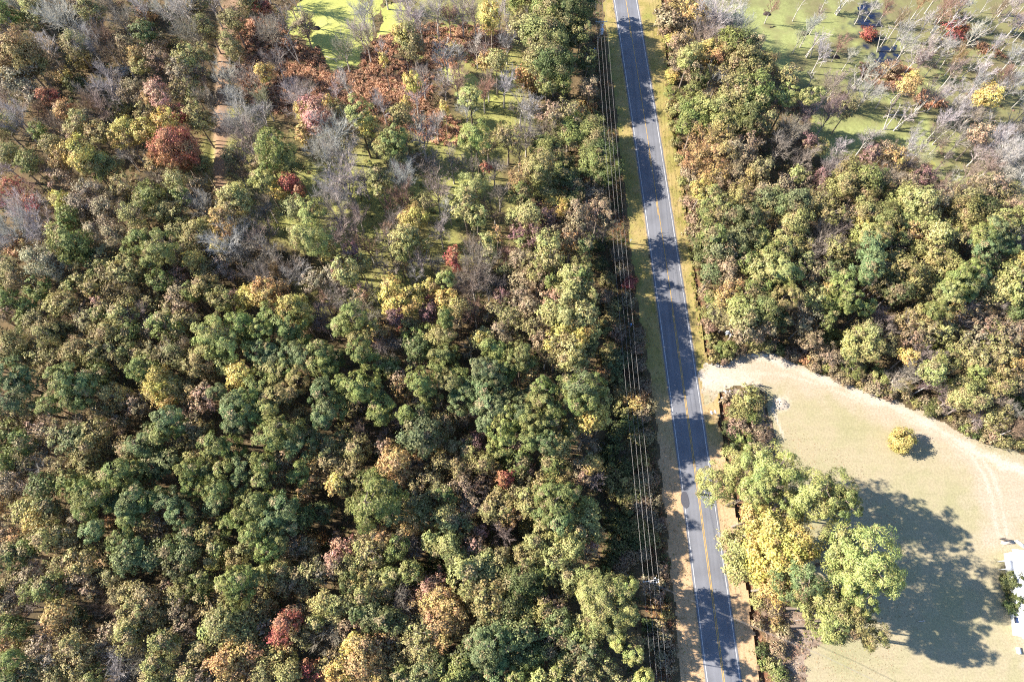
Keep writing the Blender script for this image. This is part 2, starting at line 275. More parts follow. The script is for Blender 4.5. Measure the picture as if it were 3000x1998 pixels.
TREE_DATA = """
@0 0
40 120 90 Bg;130 40 80 Nw;230 60 90 Bl;260 150 80 Bd;380 60 100 Sn;450 170 150 Nw=great grey bare tree leaning out at the corner woods;640 90 90 So;560 40 70 Sn;690 200 60 Nw;770 60 70 Sl;850 170 80 Sl;960 60 60 Nw;1030 90 70 Ua;1010 240 80 Bd;1130 60 70 Nw;1280 110 150 Nw=white forked bare tree next to the ditch head;1370 60 80 Bo;1440 210 90 So;1460 40 70 Nw;1330 250 100 So;110 380 150 Ba=broad golden oak near the far corner;60 250 70 Nw;230 450 110 Bo;320 330 80 Nw;120 560 130 St;520 330 100 So;620 330 90 Nw;560 420 80 Uo;720 300 80 Nn;820 380 90 Nn;880 310 60 Sn;985 470 70 Bl;950 400 60 Ba;1120 430 90 Sn;1090 300 80 Un;1290 400 80 Bl;1340 480 80 Sl;1240 500 90 St;850 500 40 Uw;530 580 80 Ud;340 670 60 Br;440 520 60 Ua;240 680 80 St;600 680 60 Sk;660 740 70 St;770 550 70 Sr;780 640 80 Sn;950 640 90 Sn;1080 640 80 Bk;1050 690 60 Ba;1120 720 70 Bk=salmon pink maple above the scarlet one;1250 650 80 So;1340 640 70 Sl;1390 540 70 So;1440 700 70 Nt;20 620 90 So;50 740 90 Sn;130 850 100 So;40 900 110 Bo;300 770 70 Sl;450 770 70 Ba;550 870 80 Bl;400 860 70 Sn;500 960 70 Sn;620 850 60 Sn;720 770 90 So;830 760 80 Ul;900 880 60 Bl;900 930 100 By;1000 920 80 By;800 960 60 By;1150 830 80 By=bright yellow tree behind the scarlet maple;1240 810 70 Br;1200 1010 150 Br=scarlet red maple close to the long ditch;1290 1080 110 Br;1330 760 70 Bo;1370 850 90 So;560 1080 110 By=lemon yellow tree standing alone in dull woods;650 1150 100 Bl;760 1160 100 Bo;860 1060 60 Sr;940 1060 90 Sn;1060 1150 60 Ba;1080 1250 80 Sn;1220 1250 100 Bo;1390 1150 70 Bo;1350 1100 60 Nt;280 920 60 Bg;200 1130 80 Bg;330 1150 70 Nk;420 1100 70 Ba;440 1230 90 Sn;60 1070 80 Bo;30 1130 90 So;100 1300 70 Sr;210 1340 80 Nr;250 1420 60 Br;250 1500 120 Nw;420 1390 70 By;470 1510 80 Bg;560 1420 120 St;650 1330 100 St;760 1450 110 St;850 1300 90 So;950 1480 110 Bo;1050 1360 110 Bg;1150 1450 100 Bo;1260 1360 60 Bg;1250 1500 90 Bo;1400 1430 100 Nw;1380 1300 80 Sn;1550 1530 90 Ba;1640 1400 120 Bl;1700 1500 80 Nw;1690 850 120 Nw;1700 980 140 Nt=pale bare tree on the reed side of the ditch;1620 680 80 Nw;1720 600 90 Nt;1620 1080 80 So;1730 1150 90 So;1650 1210 80 Nn
@1 0
30 50 60 Br;70 80 50 Br;190 150 80 St;240 30 70 Nn;310 100 50 Kw;640 110 60 Kr=orange red sapling standing in the algae pond;740 130 90 Nw;720 230 70 Nw;790 60 70 Nt;760 290 70 Nl;870 340 40 Nw;880 420 35 By;240 290 50 Kw;60 500 60 By;150 430 80 Nt;100 230 90 Nt;1010 250 70 By;1080 310 120 So=rounded grey olive willow beside the algae pond;1060 170 110 Nw;1130 160 70 Nw;1240 90 90 Nw;1270 240 60 Kw;1330 110 60 Nr;1420 100 90 St;1510 120 80 Nt;1620 110 80 By=yellow tree between pond and dark green oaks;1590 190 50 By;1680 120 60 Nw;1740 200 60 Nw;1310 430 80 Nw;1390 390 60 Nw;1350 350 40 By;1520 330 60 Nw;1560 380 50 Nt;1660 430 80 Bl;1590 440 60 Ba;1730 300 60 Nw;1080 570 65 By=small vivid yellow tree rising out of reeds;1150 550 80 Nt;1100 680 80 Nw;1040 710 40 By;1300 750 35 By;1380 580 80 Nr;1300 600 60 Nw;1480 690 90 Pl;1450 760 70 Nw;1600 560 70 Nk;1710 600 80 Nw;1570 640 70 Nr;620 580 60 Nw;540 630 40 Nw;250 620 60 Nw;300 720 110 Nw;340 640 80 Nt;870 730 60 Nw;500 710 50 By;420 810 120 Bk=peach orange maple at the reed edge;340 780 70 By;330 920 60 Ba;700 790 100 Pl=light green pine at the lower reed edge;780 900 80 By;570 970 170 Nw=huge silvery bare tree with a fan crown;470 1070 110 Nw;620 1100 110 Nw;820 960 80 Nt;960 960 100 Pg=round green pine next to silvery bare tree;920 1040 100 Po;870 1010 50 Ba;1000 1080 80 Po;1150 980 90 Nw;1240 850 60 Nw;1520 920 110 Pl=light green pine before the rusty reeds;1480 980 80 Pl;1600 1000 90 So;1740 950 90 So;40 800 80 Nw;60 700 60 Nl;130 1020 140 Pg=wide green pine left of silvery bare tree;90 1130 130 Po;200 1100 100 Po;230 1260 70 Br=small crimson tree below the wide pine;280 1180 60 Bg;170 1330 70 By;60 1250 90 Pg;300 1330 50 Br;630 1290 160 Nw=second great silvery bare tree with tangled twigs;540 1340 120 Nw;740 1250 80 Nw;850 1240 80 Bo;850 1330 60 Bl;1010 1250 110 Nw;1000 1380 100 Nn;1030 1170 70 Nw;930 1420 40 Nr;1230 1200 90 Nt;1250 1350 90 Nt;1160 1420 80 Sl;1350 1140 80 Nt;1490 1150 60 Nt;1500 1300 110 Po;1580 1160 40 Br;1440 1420 90 Bl;1520 1500 80 Bl;1640 1180 80 Nt;1680 1350 70 Nm;1330 1440 60 Nw;1650 1480 90 So;80 1420 80 Nt;60 1500 80 Sn;280 1450 110 Bo;380 1480 100 Pg;570 1510 110 Sa;700 1480 80 Nt;1080 1520 100 By;950 1540 80 Nt
@2 0
260 90 180 Bg=tall dark oak beside the far power pole;110 220 140 Bo;250 280 170 Bg;400 80 130 Bd;300 440 140 Bd;180 400 120 So;360 600 60 Bg;500 60 90 Bd;470 230 80 Bo;390 270 110 Bd;130 560 100 Ua;60 730 90 Nt;130 760 80 Sn;280 800 90 Sn;400 790 90 So;510 740 70 Ua;550 820 70 Uo;100 940 100 Sa;390 960 130 Bg;530 980 140 Bg=spreading live oak overhanging the power wires;620 1080 110 Bd;250 1070 130 Bg;180 1170 120 Bl;330 1220 120 Bg;560 1150 120 Bg;640 1230 100 Bd;420 1330 90 Bd;680 1180 80 Bg;60 1250 100 Sa;60 1360 80 Bg;220 1330 100 Bl;300 1450 100 By;400 1400 70 Bd;540 1370 90 Sn;600 1460 90 Sn;200 1450 70 Sm;250 1530 80 Sm;660 1520 80 Sn;120 1480 90 Bl;30 1520 80 Bo;450 1500 100 Sn
1080 130 110 Nw;1060 200 70 Nt;1120 40 60 Ba;1240 80 80 Ba;1330 60 90 Nw;1400 170 150 Nw=big pale bare tree between road and swamp;1550 200 110 Nw;1290 110 50 Ba;1330 270 100 Nt;1520 300 80 Bg;1480 270 60 Bg=small bright green tree under the pale bare one;1160 320 80 Sn;1090 310 50 By;1200 270 60 Sa;1220 400 90 Bl;1150 470 80 Sn;1340 400 100 By;1420 400 90 Ba;1480 380 90 Bo;1600 330 90 Bd;1680 320 70 Sn;1260 520 80 Sn;1090 560 50 By;1100 680 60 Bg;1300 560 70 Bd;1370 590 70 Nw;1250 640 60 Bg;1430 520 80 So;1600 480 130 Bo;1700 460 110 Bo;1560 640 120 Bo;1680 660 130 Bg;1220 760 100 Bg;1250 870 110 Bg=round mid green tree at the sunny verge bend;1330 780 120 Bl;1450 760 110 Bl;1520 860 110 Bo;1420 880 100 Bl;1640 820 120 Bd;1740 850 90 So;1690 900 90 Nn;1350 1000 110 Sa;1460 980 110 Sa;1400 1090 120 Sa=tan half bare oak facing the empty road;1270 1100 100 Sa;1540 1060 90 Sn;1590 1130 90 Sn;1640 1000 80 Sn;1250 1220 90 Sn;1380 1220 110 Sa;1520 1230 100 Sn;1620 1250 100 Sa;1720 1180 90 So;1300 1330 80 By;1370 1380 80 Bl;1450 1430 80 Bg;1340 1480 80 Bg;1560 1380 100 Bo;1660 1370 100 Sn;1740 1380 70 Bb;1500 1500 90 Bb;1640 1500 100 Bd;1720 1510 90 So;1260 1410 60 Sn;1280 1510 70 Sn;1400 1530 90 So;1125 980 40 Ul;1155 1100 40 Ul;1175 1250 40 Uo;1205 1400 40 Un;1110 880 45 Ul;1110 760 60 Ul
@3 0
230 20 50 Kw;520 20 60 Kw;680 30 60 Kw;810 80 60 Nr;960 30 60 Kw;1050 40 60 Na;1010 150 50 Kw;1100 160 60 Nw=low white fan shaped bare tree in the swamp;1230 80 90 Nr;1330 60 80 Nw;1270 140 60 Kw;290 190 70 Nw=leafless tree on a dark stump in algae;20 60 60 Nr;210 290 60 Nl;500 320 70 Nr;440 320 50 Kw;370 380 80 Nw;690 240 60 Ur;820 250 60 Kw;940 340 90 Nw=white bare tree by the open dark water;1000 430 80 Nw;1050 450 70 Nm;1200 280 60 Kw;1220 360 90 Nw;1290 340 70 Kw;1310 410 70 Na;1310 220 80 Ur;1510 170 70 Kw;1600 80 70 Nn;1700 60 70 Nw;1700 190 80 Nw;1690 260 70 Kw;1750 130 60 Nr;1560 370 40 Kw;1480 530 90 Nw;1620 540 80 Nr;1460 570 60 Nw;1690 600 100 Nw;1650 570 60 Nm;1520 670 80 By=bright yellow tree among white swamp trees;1440 690 50 By;690 510 80 Nw;640 540 60 Kw;850 480 70 Un;960 600 80 Ba=golden brown tree on the reed island;900 640 70 Nt;820 640 70 Kw;980 560 50 By;660 680 110 Nw;560 740 60 So;1230 610 50 Nw;1340 640 70 Nw;1400 740 110 Nw;1300 800 120 Nw;1200 850 80 Nw;1240 880 60 Kw;1400 800 90 Nt;1500 770 80 Nw;1080 690 80 Nm;880 790 80 Kw;130 690 90 Pl=lime crowned pine standing over the swamp edge;310 650 75 Pl;280 820 90 Nm;420 620 90 Nt;500 700 70 Un;470 590 80 Nt;420 800 100 Nm;690 960 70 Nw;500 1020 50 Nw;280 980 50 Bm;700 1080 60 Bm=dark maroon tree on the swamp shore;820 1040 70 Sn;870 1100 90 Sa;900 1170 80 Nt;970 1040 60 Nw;1060 1150 60 Nl;1060 1030 40 Nw;1320 980 90 Nt;1440 1080 110 Nw;1560 980 100 Nw;1620 950 80 Nm;1600 1100 130 Nw;1700 1050 100 Nw;1700 900 80 Nt;1460 940 80 Sn;1500 1180 100 Nk;1620 1220 110 Nw;1720 1200 100 Nt;1750 1300 80 Nw;1380 1200 80 Nk;1450 1280 80 Sn;1540 1290 90 Sn;80 1040 80 Nt;240 1110 80 Nt;200 1220 60 Bl=small lime green tree in twiggy brown woods;250 1270 60 Sn;360 1250 70 Sm;480 1150 90 Nt;430 1170 70 Nw;560 1230 110 Bo;690 1230 90 Bg;760 1270 80 Bd;520 1280 100 Bl;650 1340 100 Bo;820 1220 80 Nt;960 1280 80 Sn;1060 1230 80 Sm;1150 1270 70 Nt;930 1380 110 Bl;1040 1400 110 Bl=light green tree at the swamp woods border;1080 1380 80 Bg;1150 1380 90 Sn;1250 1340 90 Nk;1260 1420 100 So;1360 1360 100 So;1350 1500 110 Bo;1460 1440 90 Bd;1560 1380 90 So;1640 1330 80 So;1720 1450 100 Sn;1700 1540 100 Bg;1580 1550 90 Bl;100 1300 90 Sn;60 1400 110 Bb;200 1420 110 Bb;180 1530 100 Bl;340 1390 100 So;420 1480 90 Bo;560 1520 90 Sn;680 1480 100 Bo;640 1540 60 By;800 1500 110 Bg;900 1510 100 Bl;1050 1530 100 Bl
@0 1
150 60 130 Nw;60 150 120 Nw=shaded grey bare tree by the picture edge;260 60 100 Nw;160 170 80 Ba;120 90 50 Ba;280 240 130 St;400 260 110 St=tan grey half bare tree with dark trunk;500 130 130 Bg=bright green broad tree in olive woods;430 80 90 Bl;600 190 80 Bg;680 50 100 St;800 70 110 Sn;760 200 100 So;940 110 100 Pg;1100 140 130 Pg=blue green pine pair above olive trees;1060 230 90 Pg;1200 180 100 So;1260 60 90 So;960 60 70 Bo;1000 30 60 By;1400 60 110 Bo;1330 130 80 So;1620 110 140 Nw=soft grey bare tree with golden fringe;1700 200 90 Nt;1520 130 60 By;1330 230 70 By;1430 300 110 So;1540 290 90 St;880 290 100 Bl;850 370 110 So;720 330 90 Bo;960 340 80 Bo;1110 370 80 Bg;1230 340 70 Sk;560 370 60 Bl;640 440 60 Bo;680 310 70 Bg;1420 420 90 Bo;1540 500 90 Bo;1480 430 60 Bl;1620 500 60 Sm;1700 510 90 By;1330 460 70 Bg;1260 460 80 Sn;1230 540 100 Sn;1180 620 80 So;1060 530 80 So;50 500 80 Bg;60 580 80 Sn;210 560 70 Bg;180 650 70 Bg;130 360 120 So;60 300 90 Bo;300 650 110 So;400 560 90 Bo;480 530 80 Bo;340 740 110 So;420 720 80 Bd;690 540 55 Sk=rosy brown small tree at a dark gap;600 620 90 Sn;760 570 90 Bo;860 600 100 Bo;640 680 100 So;740 740 90 Bo;700 620 60 Bg;900 740 90 Bg;950 620 90 Nt;1050 700 80 Sn;1150 680 100 Bg;1230 740 80 Bl;1290 660 90 So;1480 720 150 Pl=wide yellow green pine with white trunk;1560 800 130 Pl;1450 830 100 Pl;1650 650 100 Pg;1720 700 90 Bl;1700 800 80 Bl;860 850 90 Bg;850 930 70 So;980 880 80 Bo;1070 880 80 So;1180 870 110 Sn;1250 900 110 So;1050 970 100 Bg;960 980 80 Pg;1420 930 110 Bo;1370 980 90 Bo;1450 1030 80 So;1680 1030 100 By=yellow round tree among dark pines;1560 960 80 Bl;300 860 100 Bo;100 830 110 Bo;60 900 90 Bo;200 900 110 So;400 930 110 So;540 870 110 Bo;660 860 90 Bo;770 870 70 Sn;680 940 80 Bg;60 1030 120 Pb;150 1080 110 Pb;100 1180 130 Pb;430 1050 120 Pg=dense green pine beside a black gap;560 1100 130 Pb;500 1180 110 Pg;650 1060 90 Bd;720 1030 80 Bg;780 1180 120 Sa;850 1250 110 So;1100 1090 120 By;1150 1180 90 By;1200 1100 90 Bo;1040 1060 80 Bl;960 1220 90 Sn;1330 1150 90 Sa;1430 1180 110 Sk=pinkish brown oak left of blue pines;1350 1240 80 Sn;1500 1140 60 Pb;1620 1250 120 Pb=tall blue green pine below yellow tree;1700 1180 100 Pg;1650 1360 110 Pb;1740 1300 80 Pg;60 1300 100 Sn;170 1310 80 So;320 1400 110 Sn;440 1430 110 So;600 1380 110 Sn;560 1480 110 Bb;690 1420 90 Bo;840 1350 80 Sn;700 1280 80 So;60 1450 110 Bg;160 1500 90 Bg;300 1520 100 St;600 1530 80 Bo;780 1500 80 So;1150 1320 100 Pb=small tufted blue pine in a shadow;1230 1380 90 Pg;1120 1420 80 Pg;1330 1390 100 Sn;1420 1420 90 Bo;1000 1500 130 Pb;900 1540 90 Bo;1260 1500 90 So;1370 1480 80 So;1480 1510 100 Pg;1600 1540 90 Pg;1060 1440 70 Bo
@1 1
60 80 100 Nt;100 200 100 Nt;80 260 80 Nt;150 300 70 Na;50 380 110 Nt;350 60 130 Pl=leaning yellow green pine with dark bare trunk;450 100 110 Pl;290 90 80 So;560 60 90 Nt;680 40 80 Nt;660 180 70 Bm=deep maroon tree near the leaning pine;570 260 40 Bm;500 180 60 By;620 320 100 Bl=pale lime tree under the maroon one;720 270 70 Bl;260 280 80 Nt;310 320 90 Nw;400 370 80 St;520 350 90 St;560 340 40 Sr;780 150 80 Nn;900 100 80 Nt;1030 90 90 Bl=tall lime yellow tree in bare woods;1000 170 70 Bl;1080 60 60 Bl;990 230 70 So;900 40 50 Nr;1180 130 50 By;1270 30 80 Nw;1130 240 80 Nw;930 290 90 Nt;1110 330 60 Nw;1250 250 60 Nw;1365 190 60 Br;1360 240 50 Br=slim bright red tree in grey woods;1490 130 80 Nn;1530 290 130 Nt=tall tan grey bare tree near red tree;1500 400 120 Nt;1590 100 60 Bl;1610 190 60 Bl;1660 60 60 Sa;1720 190 70 Nr;1710 280 60 Sl;1690 420 70 Nm;1690 480 60 Sm;1600 420 80 Nt;1420 340 70 Nt;1310 360 60 Pl;1330 340 40 Pg;730 440 60 Sk=rosy salmon tree by a grassy clearing;740 540 70 Sn;680 530 80 Nt;780 600 90 Nt;800 440 60 Nl;470 510 60 Nr;540 530 80 Nt;560 590 40 Nr;590 440 60 Nt;930 420 80 By=vivid yellow tree right of grassy clearing;960 510 100 By;1050 530 100 By;920 580 60 By;1120 440 50 By;1210 440 70 By;1190 510 60 Sr;1200 590 80 Sm;960 620 60 Bm=dark maroon tree below the yellow group;1330 520 90 By;1390 560 80 Bo;1300 590 50 Pg=little round green pine right of yellow group;1310 640 60 Pg;1510 600 90 Nr;1460 560 80 Sn;1660 590 90 So;1740 640 80 So;80 450 100 Ba=golden orange tree above the pines;150 460 80 Ba;30 480 80 By;270 570 110 By=butter yellow tree at the pine border;330 640 80 By;430 640 80 Nm;480 690 70 Nm;100 640 100 Pg;40 700 90 Pg;240 700 110 Pg;300 790 100 Pg;200 770 80 Pb;650 620 110 Pg=large green pine with tan undersides;600 680 90 Pl;700 700 90 Po;720 780 70 Po;840 750 80 Sa;870 800 90 Nt;930 840 90 Nt;820 700 60 By;1020 720 50 Sr;1060 680 70 Bo;1080 780 80 Bg;1130 850 100 Bd;1200 760 80 Bg;1250 800 90 Bo;1300 760 80 Po;1330 880 80 Pg;1380 660 60 Sn;1580 780 80 Bl;1690 740 80 Sn;1550 770 60 By;1470 840 60 Nt;1630 850 80 Pg;1700 880 80 Bg;450 850 80 Pg=spiky bright green pine over black gap;430 940 80 Pg;500 960 80 Pg;560 920 70 Bd;720 860 90 Pg=round green pine at the largest black gap;770 900 70 Pg;50 860 110 Pb;120 900 100 Pb;270 880 100 Pb;350 920 90 Pb;220 960 90 Pg;100 1000 90 Bo;180 1040 110 Po;280 1060 90 Po;60 1140 120 Pg;150 1180 110 Po;220 1150 80 Po;740 1110 120 Pg=wide dome pine below the largest black gap;680 1150 90 Pg;800 1140 90 Pb;880 970 80 Bg;960 950 60 Bg;930 990 70 Bg;1000 1060 90 Sn;1010 1130 80 Sa=tan brown oak hemmed in by pines;1050 1080 80 So;1140 1060 100 Pg;1180 1150 90 Pg;1300 1000 100 Pg;1350 1060 90 Po;1400 1050 90 Pg;1100 930 70 Sn;1250 900 60 Po;1120 1170 70 Nt;1560 980 100 Pb=blue green pine at the pine stand edge;1640 1030 100 Pb;1720 1000 90 Pg;1580 1100 100 Pb;1500 1120 100 Pb;1400 1200 100 Pb;1700 1150 110 Pb;1620 1250 120 Pb;1740 1300 100 Pg;1590 1360 70 Pb;480 1260 90 Pb=compact blue pine on a slope of shade;460 1330 80 Pb;560 1250 80 Pg;880 1240 100 Pg;870 1300 90 Pg;660 1260 60 So;690 1210 60 Nt;290 1290 80 Sa;330 1360 80 So;200 1400 130 Pg=broad pale green pine in lower pine stand;130 1450 120 Pg;280 1470 130 Pb;380 1450 70 Bg;80 1260 80 Pg;980 1340 60 Nt;750 1430 70 Nm;660 1440 70 So;620 1400 60 So;890 1460 50 Nm=little purple grey tree in dark woods;940 1520 70 Sa;870 1530 70 Sn;1040 1290 70 Pg;1130 1290 80 Bd;1150 1430 140 Bb=grey green dome tree with white limbs;1250 1480 90 Bo;1300 1360 80 Bo;1280 1290 60 Nm;1420 1310 80 Sn;1510 1500 80 Sm;1470 1540 80 Bo;1700 1400 110 Pg;1650 1330 70 Nm;1690 1480 100 Pl;1250 1230 70 So;600 1500 90 Bo;480 1520 100 Bo;700 1530 90 Bo
@2 1
60 60 90 Sm;80 110 60 Bl;170 40 80 Sm;250 110 90 Bl;280 160 60 Nt;260 220 90 Bl;370 60 90 Sn;400 120 80 Sa;440 40 60 Sn;560 50 70 Nm;500 150 60 Bd;60 230 80 Sn;130 250 80 So;180 300 70 Bo;90 380 100 Sn;200 370 70 Sn;480 280 80 Bg;460 330 90 Bg;400 330 80 Bl;280 380 50 Bg;380 400 80 Bl;450 430 100 Bl=pale green tree facing the wire corridor;290 500 90 Sk;400 520 110 Bl;490 500 100 Bl;530 570 70 Bl;270 590 100 Bl;380 640 110 Bl;480 640 100 Bl;530 720 80 Bl;440 740 110 By;330 780 100 By;420 850 100 Bl;540 840 60 Bd;300 850 90 Bo;370 920 90 Bl;470 900 80 Sl;60 500 90 Sn;130 560 80 Sn;40 620 80 So;160 680 80 So;60 720 90 So;210 770 80 Sn;60 850 90 Pg;50 920 90 Pg;120 960 70 Bg;130 1040 80 Sa;230 900 70 Nn;480 1090 140 Pb=pale blue green pine with level limbs;400 1130 110 Pg;560 1110 100 Pg;520 1180 100 Pg;440 1200 90 Pg;600 1180 80 Bl;560 1290 110 By=yellow leaved tree below the level limbed pine;610 1340 70 By;510 1340 80 By;200 1110 100 Pg;180 1180 90 Po;250 1240 80 Pg;90 1200 80 Pb;60 1260 90 Pb;30 1350 80 Pg;200 1380 100 Pg;120 1330 90 Pg;260 1320 80 Pg;400 1370 60 Bl;400 1430 60 Bg;300 1380 60 Nn;140 1470 90 Pg;230 1490 90 Pb;60 1490 90 Sn;330 1500 90 Bo;480 1470 90 Nt;550 1540 60 Sn;620 1240 50 Bg;640 1010 60 Ua
640 480 60 Un;660 360 60 Uo;700 560 60 Uo;690 640 60 Uo;730 720 60 Un;640 690 60 Uo;680 850 60 Uo;740 900 70 Ub;700 960 70 Ub;640 890 60 Uo;720 1060 60 Uo;760 1140 70 Uo;850 1200 80 Ua;900 1100 70 Un;950 1230 60 Un;900 1300 60 Un;750 1250 70 Uo;800 1350 70 Ud;720 1400 70 Ud;680 1500 80 Ud;860 1460 70 Uo;930 1450 60 Un;880 750 60 Un;860 830 60 Un;870 950 60 Un;800 500 60 Un;810 380 60 Ur;760 300 60 Un;740 180 60 Un;600 250 60 Ud;620 120 60 Ud;570 60 50 Ud
1270 60 80 Sn;1370 60 100 Bg;1265 130 60 Bd;1330 200 100 Bd;1420 150 100 Bb;1540 100 100 Bb;1600 60 90 Bb;1700 60 70 Bl;1680 130 100 Bl;1740 180 80 Bl;1500 220 100 Sn;1420 280 100 Sn;1370 330 80 Bb;1580 250 90 Bd;1480 350 90 Sn;1720 300 100 Bl=sunlit light green tree above the driveway woods;1650 270 80 Bg;1700 420 100 Bg;1620 470 90 Bg;1740 560 110 Bg;1560 560 90 Bl;1460 480 90 Sa;1540 460 80 Sa;1370 510 60 Bg;1410 600 80 So;1360 680 60 Un;1480 650 80 So;1600 640 90 Bl;1680 620 80 Bl;1600 740 90 Sn=tan thicket beside the white utility box;1680 790 80 So;1730 700 90 Sn;1480 840 70 Cg=bright green cedar at the driveway mouth;1400 820 45 Uo;1390 900 45 Uo;1365 760 40 Uo;1560 830 60 Un;1350 440 60 Sn
1620 1170 90 Ul=yellow green bush on the driveway island;1590 1220 70 Ul;1680 1210 70 Uo;1490 1190 45 Un;1560 1300 60 Ul;1600 1280 60 Uo;1650 1310 60 Ug;1510 1280 45 Uo;1560 1380 70 Un;1640 1400 60 Un;1510 1400 60 Ud;1600 1460 60 Cg=green cedar low on the driveway island;1680 1500 70 Un;1515 1490 60 Ud;1720 1420 60 Un;1640 1540 60 Cg
@3 1
60 60 80 Nt;120 140 100 Bl;60 180 90 Bg;200 130 90 Bl;230 60 60 Bd;380 110 110 Nt=feathery grey bare tree in the roadside woods;340 200 90 Nt;450 60 80 Nt;480 150 80 Bo;560 190 80 Bd;90 280 110 Pl;150 350 100 Pg=orange flecked green pine behind the driveway;60 330 70 Pl;130 470 100 Po;250 250 80 Sl;330 330 90 Sn;390 450 60 By=small yellow tree before dark pine;320 480 80 Bl;450 330 90 Bd;520 390 90 Pg=bright green pine near the driveway woods gap;560 480 80 Pg;530 540 80 Pg;420 520 70 Bg;200 560 90 Sn;290 560 90 St;60 560 60 Bd;680 60 100 Bl;780 60 90 Po;720 150 110 Pb;700 260 110 Pb=blue green pine mid right woods;650 330 80 Pb;820 170 80 Sn;880 40 50 Kw;960 40 80 Sa;1030 40 70 Sa;920 130 90 Bd;880 250 90 Bo;800 300 80 Bo;850 360 100 Bo;950 320 110 Bo;760 400 80 So;870 450 100 Bd;1000 400 90 Bo;1040 330 70 Bl;1180 60 90 Bl;1230 40 80 Bl;1260 110 90 So;1140 200 90 Bo;1230 260 90 Bl;1180 330 80 Bl;1360 100 80 Sn;1470 60 100 Pg;1560 60 110 Pb=soft blue pine high in right woods;1640 130 90 Pb;1500 150 90 Pb;1480 240 80 Bd;1380 300 90 Pg;1300 370 100 Pg=green pine flecked with orange needles;1400 400 90 Pb;1330 460 90 Pg;1250 440 80 Pl;1240 530 90 Pl;1460 340 70 Pb;1600 220 80 Nt;1700 90 80 Nw;1720 240 90 By;1700 330 90 Bl;1640 350 80 Bl;1580 440 90 Bl;1700 460 100 Bl;1740 540 90 Cg;1690 600 70 Bd;1600 550 80 Nt;1460 540 80 So;1380 560 100 Sa;1300 600 80 Sa;1150 570 70 Pg;1080 470 90 So;1050 620 90 Bo;1130 660 100 Sa;960 640 80 So;1080 730 90 So;1200 720 90 Bl;1000 760 80 Sn;1350 680 100 Nt;1480 680 100 Sn;1540 710 60 Bg;1420 780 100 St;1330 800 90 So;1560 800 90 So;1640 740 100 Sn;1720 720 90 Sn;1720 830 90 Sa;1620 880 80 So;1730 950 80 Sa;430 780 80 Cg=bright green cedar in front of pale oak;650 740 120 Sl=pale sunlit oak over a deep shadow;580 800 100 Bl;690 840 90 Bl;560 870 70 Bl;640 880 60 Bl;780 720 80 Nt;820 820 80 So;330 860 90 Sn;420 900 80 Sn;280 900 60 Ua;280 780 80 Sn;560 980 80 Bg;540 1040 60 Nt;620 960 60 Cg;760 1030 70 Cl;720 1090 80 Nm=rounded mauve grey thicket along the driveway;850 1060 80 Nt;910 1110 60 Bl;830 1150 50 Nm;960 900 60 By;1050 910 90 Nt;1000 980 80 Nt;1120 870 70 Cg;1200 930 90 Bg;1130 990 90 Bl;1210 1090 60 Cg;1120 1080 80 Nm;1130 1220 50 Ul;1220 1220 70 Nm;1330 1160 110 Bl=pale green oak by the driveway bend;1420 1200 80 Bl;1330 1100 60 Bg;1400 920 100 So;1440 1010 90 Bg;1520 950 90 So;1600 990 90 Bo;1680 1080 90 So;1590 1100 80 Bo;1500 1100 60 Nt;1720 1240 80 Cg=bright green cedar at the far driveway end;1640 1250 70 Nt;1560 1310 90 So;1430 1330 80 Nm;1410 1370 60 Nt;1640 1430 80 So;1700 1390 80 Nn;1560 1420 70 Un;1530 1330 60 Bo;1720 1470 70 Uo
@0 2
